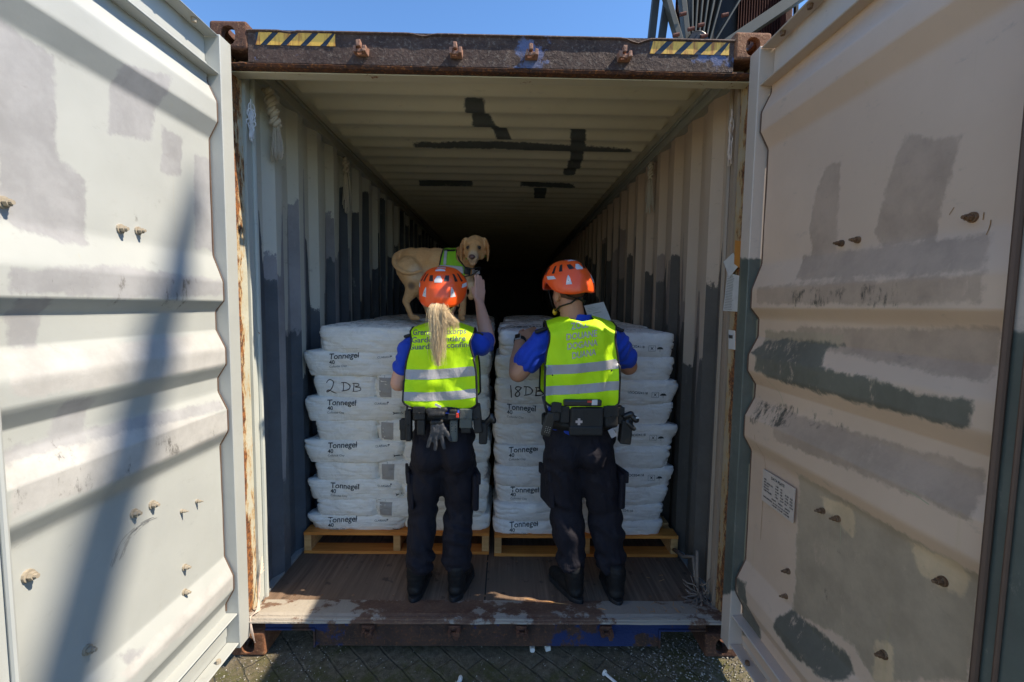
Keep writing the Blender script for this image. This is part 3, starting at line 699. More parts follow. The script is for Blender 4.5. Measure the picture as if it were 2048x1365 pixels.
s2 = empty('barcode_sticker', on(1463, 680, 'x', xp), 'small white barcode label stuck low on the right door post', 'sticker')
q = [on(u, v, 'x', xp) for u, v in ((1457, 660), (1470, 662), (1470, 700), (1457, 698))]; sheet('label_sheet', q, M['paper'], .001, s2)
bc = MB()
for i in range(7):
    t0 = .2+i*.085; a = q[0].lerp(q[1], t0); zc = q[0].z*.65+q[3].z*.35; bc.box(xp-.0022, xp-.0016, a.y-.0015, a.y+.0012, zc-.008, zc+.008)
bc.build('bars', M['print'], s2)

# ------------------------------------------------------------------ pallets and bags
def bag_mesh(w_, d_, h_, seed, ear=0.0, top=False, fine=True):
    bm = bmesh.new(); bmesh.ops.create_cube(bm, size=2)
    bmesh.ops.subdivide_edges(bm, edges=bm.edges, cuts=(26 if fine else 9), use_grid_fill=True)
    for v in bm.verts:
        x, y, z = v.co
        # rounded in plan (k=7) and pillowy in section
        k = 9.0; m_ = max(abs(x), abs(y), 1e-6); n_ = (abs(x)**k+abs(y)**k)**(1/k); s_ = m_/max(n_, 1e-6)
        x, y = x*s_, y*s_
        e = 6.5; r = max(abs(z), 1e-6); pl = max(abs(x), abs(y)); q = (pl**e+r**e)**(1/e); f = max(pl, r)/q if q > 1e-6 else 1
        rim = 1-.05*abs(z)**3
        X_, Y_ = x*rim, y*rim; edge = max(abs(x), abs(y))
        Z_ = z*(1-.13*(max(0, edge-.6)/.4)**2)
        if top and z > 0: Z_ += .22*(1-edge**2)*z
        c_ = abs(x)*abs(y)
        X_ += math.copysign(ear*max(0, c_-.55)*2.2*max(0, z+.4), x); Y_ += math.copysign(ear*max(0, c_-.55)*1.5*max(0, z+.4), y)
        p = Vector((X_*w_/2, Y_*d_/2, Z_*h_/2))
        cr = 1-abs(nz(p.x*6+seed*1.3+p.z*5, p.y*6, p.z*13+p.x*3)); cr2 = 1-abs(nz(p.x*9-p.z*14+seed, p.y*9+2, p.z*17+p.x*5)); cor = min(1, max(abs(p.x)/(w_/2), 0)**4)
        a = nz(p.x*4+seed, p.y*5, p.z*6)*.014 + nz(p.x*14+seed, p.y*14, p.z*18)*.005 - max(0, cr-.86)*.06*(.5+cor) - max(0, cr2-.9)*.06 + .004
        p += Vector((x, y, z*.35)).normalized()*a; p.z = max(-h_/2*1.02, min(h_/2*(1.3 if top else 1.03), p.z))
        v.co = p
    bmesh.ops.recalc_face_normals(bm, faces=bm.faces)
    me = bpy.data.meshes.new('bag'); bm.to_mesh(me); bm.free()
    me.polygons.foreach_set('use_smooth', [True]*len(me.polygons)); return me
def bag_mat(name, base, streak):
    m = N(name); geo = m.tc.outputs['Object']
    st = m.noise(1, 6, .7, m.vec((2.5, 2.5, 95)) if streak else m.vec((1.2, 1.2, 14))); cr = m.noise(11, 7, .65, None, 1.2); wv = m.noise(500, 1)
    c = m.mix(m.ramp(m.noise(3, 4), .3, .7), tuple(x*.92 for x in base), tuple(min(1, x*1.05) for x in base))
    c = m.mix(m.math('MULTIPLY', m.ramp(st, .5, .8), .35 if streak else .12), c, tuple(x*.62 for x in base))
    c = m.mix(m.math('MULTIPLY', m.ramp(cr, .6, .8), .15), c, (.35, .33, .3))
    m.col(c); m.bump(m.math('ADD', m.math('MULTIPLY', cr, 1.0), m.math('MULTIPLY', st, .8 if streak else .2)), .75, .012)
    return m.set(m.ramp(cr, .3, .7, .17, .42), 0, .6)
BM_L = bag_mat('bag_white_wrapped', (.90, .87, .80), True); BM_R = bag_mat('bag_white_woven', (.80, .74, .70), False)
zl = [.292, .385, .49, .605, .725, .855, .985, 1.12, 1.26, 1.40, 1.545]
FR = .655     # front face of the bag stacks
def pallet(x0, x1, y0, label, deep=1.12):
    t = empty('wooden_pallet', ((x0+x1)/2, y0, FZ), label, 'pallet', 'pallets under the bag stacks')
    z = FZ+.001
    for i in range(7):
        y = y0+i*(deep-.1)/6; MB().box(x0, x1, y, y+.1, z+.118, z+.136).build('top_board', [M['pine_end'] if i == 0 else M['pine']], t, bevel=.002)
    for i in range(3):
        y = y0+i*(deep-.1)/2; MB().box(x0, x1, y, y+.1, z, z+.018).build('bottom_board', M['pine_end'] if i == 0 else M['pine'], t, bevel=.002)
    for xx in (x0, (x0+x1)/2-.022, x1-.045): MB().box(xx+.001, xx+.044, y0+.003, y0+deep-.003, z+.0182, z+.1178).build('stringer', M['pine'], t, bevel=.002)
    return t
pallet(-1.15, -.015, .632, 'pine pallet under the left stack of wrapped bags, behind the woman')
pallet(.018, 1.15, .612, "pine pallet under the right stack of bags, behind the man's legs")
ORD = ['bottom', 'second', 'third', 'fourth', 'fifth', 'sixth', 'seventh', 'eighth', 'ninth', 'top']
def nm_row(r): return 'topmost in its stack' if r == 9 else ORD[r]+' from the bottom' if r else 'bottom of its stack'
MARK2 = [[(0, .052), (.006, .066), (.02, .072), (.034, .062), (.036, .045), (.028, .02), (.012, .002), (0, -.004), (.004, .006), (.016, .008), (.03, -.002), (.05, -.012)]]
def DBs(x, y, s):
    D = [[(x, y), (x+.002*s, y+.05*s)], [(x-.012*s, y+.05*s), (x+.02*s, y+.048*s), (x+.04*s, y+.028*s), (x+.03*s, y+.008*s), (x-.01*s, y-.002*s)]]
    B = [[(x+.062*s, y), (x+.064*s, y+.046*s)], [(x+.056*s, y+.046*s), (x+.09*s, y+.044*s), (x+.092*s, y+.032*s), (x+.07*s, y+.024*s), (x+.1*s, y+.02*s), (x+.104*s, y+.006*s), (x+.08*s, y-.002*s), (x+.056*s, y-.002*s)]]
    return D+B
def put_bag(x0, x1, y0, y1, z0, z1, r, mat, label, seed, ear=.1, top=False, prints=()):
    w_, d_, h_ = x1-x0, y1-y0, z1-z0
    c = Vector(((x0+x1)/2, (y0+y1)/2, (z0+z1)/2))
    me = bag_mesh(w_+.016, d_, h_*1.19, seed, ear, top, y0 < 1.0 or top)
    o = bpy.data.objects.new('cargo_bag', me); C.objects.link(o); me.materials.append(mat); o.location = c
    o.rotation_euler.z = 0
    tag(o, label, 'bag', 'bags stacked on the pallets')
    if prints:
        tr = bvh(me); jt = rb.uniform(-.07, .07)
        for kind, px, pz, arg in prints:
            lx, lz = px-c.x, pz-c.z
            if kind == 'text':
                s_, size, mt, bold = arg; decal('printing', text2d(s_, size, 'LEFT', bold), ray_y(lx, lz, -1, (1, jt)), tr, mt, o, .002, .02).location = (0, 0, 0)
            elif kind == 'stroke': decal('handwriting', stroke2d([smooth_line(l_, 5) for l_ in arg], .0065), ray_y(lx, lz), tr, M['marker'], o, .0022, .02).location = (0, 0, 0)
            elif kind == 'poly': decal('printing', poly2d(arg[0]), ray_y(lx, lz), tr, arg[1], o, .0018, .02).location = (0, 0, 0)
            elif kind == 'toptext':
                s_, size = arg; decal('printing', text2d(s_, size, 'CENTER', .001), lambda x, y, lx=lx: (Vector((lx-x, .0-y-.08, 1)), Vector((0, 0, -1))), tr, M['print'], o, .002, .03).location = (0, 0, 0)
    return o
ARROW = [[(0, .003), (.035, .003), (.035, .010), (.052, 0), (.035, -.010), (.035, -.003), (0, -.003)], [(-.004, .003), (.002, 0), (-.004, -.003), (-.016, -.010), (-.010, 0), (-.016, .010)]]
UMB = [[(-.02, 0), (-.016, .009), (-.006, .014), (.006, .014), (.016, .009), (.02, 0)], [(-.001, 0), (.001, 0), (.001, -.014), (-.001, -.014)], [(-.013, .019), (-.011, .019), (-.012, .023)], [(-.002, .021), (0, .021), (-.001, .025)], [(.008, .02), (.01, .02), (.009, .024)]]
def boxsign(w_, h_, t=.0016):
    return [[(0, 0), (w_, 0), (w_, t), (0, t)], [(0, h_-t), (w_, h_-t), (w_, h_), (0, h_)], [(0, t), (t, t), (t, h_-t), (0, h_-t)], [(w_-t, t), (w_, t), (w_, h_-t), (w_-t, h_-t)],
            [(w_*.25, h_*.2), (w_*.32, h_*.2), (w_*.75, h_*.8), (w_*.68, h_*.8)], [(w_*.68, h_*.2), (w_*.75, h_*.2), (w_*.32, h_*.8), (w_*.25, h_*.8)], [(w_*.4, h_*.35), (w_*.6, h_*.35), (w_*.6, h_*.65), (w_*.4, h_*.65)]]
SL = M['print']
rb = random.Random(5)
for r in range(10):
    z0, z1 = zl[r], zl[r+1]; T = r in (0, 2, 4, 6, 8); j = lambda: rb.uniform(-.008, .008); top = r == 9
    # left stack
    xl = (-1.128 if T else -1.075)+j(); xm = (-.55 if T else -.715)+j(); xr = -.025+j()-(.02 if not T else 0)
    if top: xl, xm = -1.045, -.49
    pr = []
    if T:
        dx = {0: -.055, 2: -.035, 4: -.045, 6: -.045, 8: -.025}[r]
        tx = -1.0+dx+.045
        pr = [('text', tx, z1-.042, ('Tonnegel', .047, SL, .0008)), ('text', tx+.155, z1-.027, ('TM', .016, SL, 0)), ('text', tx, z1-.072, ('40', .034, SL, .0006)), ('text', tx, z1-.093, ('Colloidal Clay', .018, SL, 0)), ('text', tx+.285, z1-.035, ('CLARIANT', .0175, SL, 0)),
              ('poly', tx+.363, z1-.024, ([[(0, 0), (.008, 0), (.008, .008), (0, .008)]], SL))]
        if r < 7: pr.append(('poly', tx+.41, z1-.088, (ARROW, SL)))
    o = put_bag(xl, xm, FR+j(), FR+.52, z0, z1, r, BM_L, '', r*3.1, .10 if T else .04, top, pr)
    what = 'printed white bag, left end of left stack' if T else 'blank white bag, left end of left stack'
    if r == 7: what = 'white bag with 2 DB handwritten on it, left stack'
    o['label'] = what+(', '+nm_row(r) if r != 7 else '')
    if r == 7:
        zc = (z0+z1)/2-.03
        tr = bvh(o.data); L_ = [smooth_line([(x*1.1, y*1.0) for x, y in l_], 5) for l_ in MARK2]+[smooth_line(l_, 5) for l_ in DBs(.10, .005, 1.0)]
        decal('handwriting', stroke2d(L_, .0065), ray_y(-1.005-o.location.x, zc-o.location.z), tr, M['marker'], o, .0022, .02).location = (0, 0, 0)
    pr = []
    if not T and r != 9: pr = [('poly', xm+.03, z0+.004, ([[(0, .006), (.075, .006), (.078, z1-z0-.015), (0, z1-z0-.015)], ], plain('faded_print', (.36, .34, .32), .5))), ('poly', xm+.005, z1-.0, (boxsign(.036, .018), M['printg'])), ('poly', xm+.065, z1+.002, (UMB, M['printg']))]
    if top: pr = []
    o = put_bag(xm+.004, xr, FR+j(), FR+.52, z0, z1, r, BM_L, 'white bag, right end of left stack, '+nm_row(r), r*5.7+1, .05, top, pr)
    # right stack
    sh = -.012; xl = .022+j(); xm = (.56 if T else .42)+j(); xr = (1.078 if T else 1.115)+j()
    if r == 1 or r == 0: xr = 1.05
    if top: xr = 1.085; xl = .045
    pr = []
    if T and r < 8:
        tx = {0: .11, 2: .113, 4: .10, 6: .085}[r]
        pr = [('text', tx, z1-.052, ('Tonnegel', .047, SL, .0008)), ('text', tx+.155, z1-.037, ('TM', .016, SL, 0)), ('text', tx, z1-.080, ('40', .034, SL, .0006)), ('text', tx, z1-.101, ('Colloidal Clay', .018, SL, 0))]
    if top: pr = [('toptext', .24, 0, ('Tonnegel', .085))]
    o = put_bag(xl, xm, FR-.02+j(), FR+.5, z0+sh, z1+sh, r, BM_R, '', r*2.3+40, .08, top, pr)
    what = 'printed white bag, left end of right stack' if pr else 'blank white bag, left end of right stack'
    o['label'] = what+', '+nm_row(r) if r != 7 else 'white bag with 18 DB handwritten on it, right stack'
    if r == 7:
        tr = bvh(o.data); L_ = [smooth_line([(0, .07), (.004, .035), (.006, -.005)], 4), smooth_line([(.065, .058), (.04, .062), (.03, .05), (.045, .036), (.056, .018), (.045, .002), (.03, .008), (.034, .024), (.055, .042), (.066, .058)], 5)]+[smooth_line(l_, 5) for l_ in DBs(.092, .012, 1.0)]
        decal('handwriting', stroke2d(L_, .0075), ray_y(.105-o.location.x, (z0+z1)/2-.045-o.location.z), tr, M['marker'], o, .0022, .02).location = (0, 0, 0)
    pr = []
    if not T: 
        bx = xr-.30
        pr = [('text', bx, z0+.055, ('USOC024118', .021, M['printg'] if r < 3 else SL, .0003)), ('poly', bx+.145, z0+.030, (boxsign(.042, .034), SL)), ('poly', bx+.215, z0+.042, (UMB, SL))]
        if r in (1,): pr = pr[:1]
    put_bag(xm+.004, xr, FR-.02+j(), FR+.5, z0+sh, z1+sh, r, BM_R, ('batch-numbered' if pr else 'plain')+' white bag, right end of right stack, '+nm_row(r), r*4.4+70, .10, top, pr)
# rear half of both stacks: the upper courses that carry what one sees from the front, resting on lower courses
for s, (xa, xb) in ((0, (-1.10, -.03)), (1, (.03, 1.10))):
    for r in range(10):
        if r < 8: continue
        z0, z1 = zl[r], zl[r+1]
        nm_ = ('left', 'right')[s]
        for a, b, q in ((xa, (xa+xb)/2-.05, 'left'), ((xa+xb)/2-.045, xb, 'right')):
            put_bag(a, b, FR+.52, FR+1.08, z0, z1, r, (BM_L, BM_R)[s], 'rear %s bag of the %s stack, %s' % (q, nm_, nm_row(r)), r*7+s*11+a, .05, r == 9)
# second row of pallet loads deeper inside (only upper bags can be seen)
for s, (xa, xb) in ((0, (-1.08, -.06)), (1, (.06, 1.08))):
    nm_ = ('left', 'right')[s]
    for r in range(8, 10):
        for a, b, q in ((xa, (xa+xb)/2, 'left'), ((xa+xb)/2+.004, xb, 'right')):
            put_bag(a, b, 1.86, 2.9, zl[r]+.02, zl[r+1]+.02, r, BM_R, 'dim %s bag of the load behind the %s stack, %s' % (q, nm_, nm_row(r)), r*9+s*5+a+3, .05, r == 9)

# ------------------------------------------------------------------ cloth, skin and gear materials
def cloth(name, c, rough=.8, fold=.5, sc=9, weave=True, sheen=0, spec=None):
    m = N(name); f = m.noise(sc, 5, .6, m.vec((1, 1, .55)), .8); w_ = m.noise(420, 2)
    m.col(m.mix(f, tuple(x*.88 for x in c), tuple(min(1, x*1.08) for x in c)))
    m.bump(m.math('ADD', f, m.math('MULTIPLY', w_, .04)), fold, .02); m.set(rough, 0, spec)
    if sheen: m.b.inputs['Sheen Weight'].default_value = sheen
    return m.m
M['hivis'] = cloth('hivis_fabric', (.60, .98, .0), .7, .45, 7)
M['hivis_dog'] = cloth('dog_vest_fabric', (.22, .50, .01), .7, .5, 12)
M['reflect'] = cloth('reflective_tape', (.40, .385, .40), .42, .4, 12)
M['letter_grey'] = plain('vest_lettering', (.15, .16, .15), .6)
M['letter_pink'] = plain('vest_lettering_pale', (.50, .42, .40), .5)
M['blue'] = cloth('blue_shirt', (.008, .055, .50), .8, .5, 10, sheen=.1)
M['navy'] = cloth('navy_trousers', (.013, .0115, .018), .8, 1.0, 9, spec=.3)
M['gear'] = cloth('black_nylon', (.012, .012, .013), .6, .3, 20)
M['gear_hard'] = plain('black_hard_plastic', (.014, .015, .018), .35)
M['boot'] = plain('black_boot_leather', (.010, .010, .011), .6, 0, .3, 40, .8, .003, .3)
M['sole'] = plain('boot_sole', (.018, .018, .019), .6)
M['glove'] = cloth('grey_glove', (.055, .057, .065), .7, .5, 30)
M['grey_pouch'] = cloth('grey_pouch', (.10, .11, .10), .65, .3, 20)
M['metal'] = plain('grey_metal', (.45, .46, .48), .35, .6)
M['red'] = plain('red_tag', (.65, .05, .03), .5)
M['yellow'] = plain('yellow_plastic', (.75, .45, .02), .4)
def skin(name, c):
    m = N(name); f = m.noise(25, 5); m.col(m.mix(f, tuple(x*.9 for x in c), tuple(x*1.08 for x in c)))
    m.b.inputs['Subsurface Weight'].default_value = .12; m.b.inputs['Subsurface Radius'].default_value = (.02, .008, .004); m.b.inputs['Subsurface Scale'].default_value = .5
    m.bump(m.noise(140, 4), .15, .002); return m.set(.5)
M['skin_w'] = skin('skin_fair', (.64, .35, .25)); M['skin_m'] = skin('skin_tan', (.52, .26, .155))
M['eye'] = plain('dark_eye', (.012, .007, .005), .3)
m_ = N('helmet_orange'); m_.col(m_.mix(m_.noise(8, 3), (1, .085, .006), (1, .115, .01))); m_.b.inputs['Coat Weight'].default_value = .3; m_.bump(m_.noise(60, 3), .05, .002); M['helmet'] = m_.set(.42)
M['sticker'] = plain('reflective_sticker', (.62, .62, .64), .4)

def hand(mb, wr, d, pn, side, s=1.0, curl=(.15, .2, .25, .3), spread=.07, thumb=.5):
    """wr wrist point, d finger direction, pn palm normal, side = towards the thumb"""
    d = Vector(d).normalized(); pn = Vector(pn); pn = (pn-d*pn.dot(d)).normalized(); sd = Vector(side); sd = (sd-d*sd.dot(d)-pn*sd.dot(pn)).normalized(); wr = Vector(wr)
    for k in range(4):
        o = (1.5-k)*.0205*s; mb.cap(wr+sd*(o*.6)+d*.008, .0145*s, wr+d*.085*s+sd*o, .0115*s, 10)
    mb.cap(wr+d*.02*s+sd*.018*s+pn*.008, .015*s, wr+d*.055*s+sd*.026*s+pn*.01, .012*s, 10)
    ln = (.040, .045, .042, .033)
    for k in range(4):
        o = (1.5-k)*.0205*s; p = wr+d*.088*s+sd*o; a = (1.5-k)*spread; c = curl[k]; dd = (d+sd*math.tan(a)).normalized(); r = .0092*s*(1 if k < 3 else .88)
        for j in range(3):
            dd = (dd*math.cos(c)+pn*math.sin(c)).normalized(); q = p+dd*ln[k]*s*(1, .68, .55)[j]; mb.cap(p, r, q, r*.93, 10); p = q; r *= .93
    t = wr+d*.028*s+sd*.03*s; q = t+(d*.6+sd*thumb+pn*.25).normalized()*.042*s; mb.cap(t, .014*s, q, .0115*s, 10); mb.cap(q, .0115*s, q+(d*.85+sd*thumb*.4+pn*.25).normalized()*.032*s, .0092*s, 10)

def head(mb, c, Rm, s=1.0):
    c = Vector(c); T = lambda x, y, z: c+Rm @ Vector((x*s, y*s, z*s))       # face looks along local +y
    mb.ell(T(0, -.012, .03), (.076*s, .096*s, .092*s), Rm); mb.ell(T(0, .03, -.03), (.062*s, .068*s, .085*s), Rm)
    mb.ell(T(0, .055, -.085), (.030*s, .032*s, .026*s), Rm); mb.ell(T(0, .0, -.055), (.060*s, .062*s, .05*s), Rm)
    mb.cap(T(0, .092, .005), .008*s, T(0, .112, -.028), .0125*s, 10); mb.ell(T(.011, .1, -.034), (.008*s, .01*s, .007*s), Rm, 8, 6); mb.ell(T(-.011, .1, -.034), (.008*s, .01*s, .007*s), Rm, 8, 6)
    mb.ell(T(0, .094, -.056), (.022*s, .009*s, .006*s), Rm, 10, 6); mb.ell(T(0, .091, -.067), (.020*s, .009*s, .007*s), Rm, 10, 6)
    mb.cap(T(-.045, .078, .03), .008*s, T(.045, .078, .03), .008*s, 8)
    for e in (-1, 1):
        mb.ell(T(e*.076, -.012, -.018), (.009*s, .020*s, .033*s), Rm @ rot3(R(10), 0, e*R(-18)), 12, 8); mb.ell(T(e*.034, .062, -.022), (.022*s, .02*s, .022*s), Rm, 10, 8)
    return T

def helmet(parent, T, tree_only=False, s=1.0, Rm=None, yaw=0):
    # shell: az 0 = front (+y), pi = back
    def rim(a):
        b = math.cos(a)            # 1 front, -1 back
        side = math.sin(a)**2
        z = -.012+(-.048 if b < 0 else -.004)*abs(b)**.8
        z += .030*math.exp(-((abs(a)-1.45)/.35)**2)          # arch over the ears
        z += .012*math.exp(-((abs(a)-math.pi)/.38)**2)        # small arch at the nape
        return z
    na, ne = 72, 26; mb = MB(); pts = []
    for layer, th in ((0, 0), (1, .011)):
        for j in range(ne+1):
            e = j/ne
            for i in range(na):
                a = -math.pi+2*math.pi*i/na; el = e*math.pi/2; z0 = rim(a)
                rx, ry, rz = .121-th, .148-th, .128-th
                cr_ = math.cos(el)**.78; rad = cr_*(1+.035*math.exp(-((e-.12)/.16)**2))*(1+ (.02 if e < .36 else 0))
                # flat crown ridge
                z = (z0 if e == 0 else 0)+(math.sin(el)**.92)*rz + z0*(1-e)**1.6*(0 if e == 0 else 1)
                pts.append(T(rad*rx*math.sin(a), rad*ry*math.cos(a)-.008, z+.036))
    mb.v = [tuple(p) for p in pts]; k = (ne+1)*na
    for j in range(ne):
        for i in range(na):
            i2 = (i+1) % na; mb.f.append((j*na+i, j*na+i2, (j+1)*na+i2, (j+1)*na+i)); mb.f.append((k+j*na+i, k+(j+1)*na+i, k+(j+1)*na+i2, k+j*na+i2))
    for i in range(na): i2 = (i+1) % na; mb.f.append((i, k+i, k+i2, i2))
    mb.m = [0]*len(mb.f); me = mb.mesh(smooth=True); o = link('helmet', me, M['helmet'], parent)
    tr = bvh(me); c0 = T(0, -.008, .036)
    def ray(az, el):      # az from the back, positive to the wearer's right seen from behind
        d = T(math.sin(az)*math.cos(el), -math.cos(az)*math.cos(el)-.008, math.sin(el)+.036)-c0; d.normalize(); return (c0+d*.5, -d)
    def dc(name, polys, mat): return decal(name, poly2d(polys), lambda x, y: ray(R(x), R(y)), tr, mat, o, .0012, 4)
    for sg in (1, -1):
        f = lambda pl: [(sg*x, y) for x, y in (pl if sg > 0 else pl[::-1])]
        for pl in ([(13, 33), (27, 33), (33, 48), (21, 48)], [(45, 31), (55, 31), (56, 50), (48, 52)], [(68, 28), (76, 28), (76, 48), (70, 50)], [(95, 26), (104, 26), (100, 44), (93, 44)]):
            dc('vent', [f(pl)], M['black'])
        dc('sticker', [f([(25, -1), (37, -1), (34, 14), (31, 20), (28, 14)])], M['sticker'])
        dc('sticker', [f([(60, 14), (85, 14), (90, 22), (68, 22)])], M['sticker'])
        dc('sticker_mark', [f([(28.5, 6), (33, 6), (33, 8.5), (28.5, 8.5)])], M['black'])
    dc('sticker', [[(-9, 30), (9, 30), (11, 35), (5, 46), (-5, 46), (-11, 35)]], M['sticker'])
    dc('sticker', [[(-24, 61), (24, 61), (27, 67), (0, 73), (-27, 67)]], M['sticker'])
    dc('sticker', [[(-40, 73), (0, 79), (40, 73), (52, 79), (0, 85), (-52, 79)]], M['sticker'])
    return o

def curve(pts, n=8): return [Vector(p) for p in smooth_line(pts, n)]
def torso(cx, cy, z0, z1, hw, sw, dep):
    """rings from hip to shoulder as capsules for a blob"""
    mb = MB(); n = 9
    for i in range(n):
        t = i/(n-1); z = z0+(z1-z0)*t
        wd = hw*(1-t)+sw*t - .02*math.sin(math.pi*t)
        d_ = dep*(1+.08*math.sin(math.pi*min(1, t*1.1)))
        for q in (-1, 1): mb.ell((cx+q*(wd-d_)*.55, cy, z), (d_*1.0+(wd-d_)*.45, d_, .09), None, 18, 10)
        mb.ell((cx, cy, z), (wd, d_*.97, .085), None, 20, 10)
    return mb
def vest(parent, body_tree, cx, wb, wt, z0, z1, lean, mat, zneck, bands, yb, armin, trimmat, cyf, dep):
    """tabard: back and front panels joined over the shoulders. back surface measured from rays on the dressed torso"""
    nu, nv = 40, 60; mb = MB(); grid = []
    def half(t):        # half width up the back
        w_ = wb+(wt-wb)*t
        arm = math.exp(-((t-.80)/.20)**2)*armin
        rnd = (max(0, .09-t)/.09)**2*.045
        return w_-arm-rnd
    for face in (0, 1):
        rows = []
        for j in range(nv+1):
            t = j/nv; row = []
            for i in range(nu+1):
                u = -1+2*i/nu; x = cx+lean*(t-.5)*.0+u*half(t); z = z0+(z1-z0)*t + .008*math.sin(u*5+face)*(1-t)*.6
                # shoulder slope and neck scoop
                if t > .8: z -= (t-.8)/.2*(.055*max(0, abs(u)-.30)**1.3+ (.012*max(0, 1-abs(u)/.34)))
                o = Vector((x, -1 if face == 0 else 3, z)); h = body_tree.ray_cast(o, Vector((0, 1 if face == 0 else -1, 0)))
                # ray may slip past at the shoulder top: fall back to the centre line
                y = (h[0].y if h[0] is not None else cyf+(-dep if face == 0 else dep)*(1-.9*max(0, t-.8)/.2))
                y0_ = cyf+(-dep if face == 0 else dep)*math.sqrt(max(.0, 1-(abs(u)*.55)**2))
                if face == 0: y = min(y, y0_+.05*max(0, (t-.86)/.14))
                else: y = max(y, y0_-.05*max(0, (t-.86)/.14))
                row.append(Vector((x, y, z)))
            rows.append(row)
        # smooth
        for _ in range(6):
            new = [[q.copy() for q in r_] for r_ in rows]
            for j in range(1, nv):
                for i in range(1, nu): new[j][i].y = (rows[j][i].y*2+rows[j-1][i].y+rows[j+1][i].y+rows[j][i-1].y+rows[j][i+1].y)/6
            rows = new
        sgn = -1 if face == 0 else 1
        for j in range(nv+1):
            t = j/nv
            for i in range(nu+1):
                q = rows[j][i]; u = -1+2*i/nu
                f = .006*nz(q.x*7+face*9, q.z*11, 2)+.004*nz(q.x*18, q.z*9+q.x*9, 5)+.005*math.sin(q.z*38+q.x*16+2*nz(q.x*6, q.z*6))*max(0, .45-t)+.003
                q.y += sgn*(.011+abs(f) if True else 0)+sgn*f
        grid.append(rows)
    back, front = grid
    # join over shoulder
    vs = []; fs = []
    allr = [r_ for r_ in back]+[[Vector((a.x, a.y*.6+b.y*.4, max(a.z, b.z)+.018)) for a, b in zip(back[-1], front[-1])], [Vector((a.x, a.y*.4+b.y*.6, max(a.z, b.z)+.018)) for a, b in zip(back[-1], front[-1])]]+[r_ for r_ in front[::-1]]
    for r_ in allr: vs += r_
    k = nu+1; mats = []
    nb = nv+1
    for j in range(len(allr)-1):
        for i in range(nu):
            u = abs(-1+2*(i+.5)/nu)
            if nb-1 <= j <= nb+3 and u < .34: continue        # neck opening
            fs.append((j*k+i, j*k+i+1, (j+1)*k+i+1, (j+1)*k+i))
    mb.add(vs, fs); me = mb.mesh(smooth=True)
    me = evald(fix(me), [('SOLIDIFY', dict(thickness=.004, offset=0)), ('SUBSURF', dict(levels=1, render_levels=1))])
    me.polygons.foreach_set('use_smooth', [True]*len(me.polygons))
    v_ = link('safety_vest', me, mat, parent)
    edge = lambda rows, i: [r_[i] for r_ in rows]
    trim = MB()
    trim.tube([back[0][i] for i in range(nu+1)], .0045, 6)
    for i in (0, nu): trim.tube(edge(back, i)[:]+[allr[nb][i], allr[nb+1][i]]+edge(front, i)[::-1], .0055, 6)
    trim.build('vest_binding', trimmat, v_, True)
    tr = bvh(me)
    for (za, zb, sl, sag) in bands:
        poly = []; n = 24; lo = []; hi = []
        for i in range(n+1):
            u = -1+2*i/n; x = cx+u*(half((za-z0)/(z1-z0))-.004); c_ = sl*u+sag*u*u
            lo.append((x, za+c_)); hi.append((x, zb+c_))
        decal('reflective_band', poly2d([[lo[i], lo[i+1], hi[i+1], hi[i]] for i in range(n)]), ray_y(0, 0), tr, M['reflect'], v_, .0016, .02)
    return v_, tr
def pouch(parent, u0, v0, u1, v1, y, mat=None, dep=.05, name='pouch', tilt=0, flap=True, r=.008):
    a, b = P(u0, v0, y), P(u1, v1, y); c = (a+b)/2; hw, hh = abs(b.x-a.x)/2, abs(a.z-b.z)/2; mat = mat or M['gear']
    Rt = rot3(0, R(tilt), 0); ax = [Rt @ Vector(q) for q in ((1, 0, 0), (0, 1, 0), (0, 0, 1))]
    c.y = y+dep/2
    mb = MB().obox(c, ax, (hw, dep/2, hh)); me = bev(mb.mesh(), min(r, hw*.6, dep*.4), 3)
    displace(me, lambda co_, n: .0015*nz(co_.x*50, co_.z*50)); o = link(name, me, mat, parent)
    if flap:
        f = MB().obox(c+ax[2]*(hh*.52)-Vector((0, dep/2+.001, 0)), ax, (hw*1.03, .0035, hh*.5)).mesh(); f = bev(f, .003, 2); link('flap', f, mat, o) if False else None
        me2 = f; bm = bmesh.new(); bm.from_mesh(o.data); bm.from_mesh(me2); bm.to_mesh(o.data); bm.free()
        MBs = MB().ell(c+ax[2]*(hh*.12)-Vector((0, dep/2+.005, 0)), (.005, .003, .005), None, 8, 6)
        bm = bmesh.new(); bm.from_mesh(o.data); bm.from_mesh(MBs.mesh()); bm.to_mesh(o.data); bm.free()
    return o
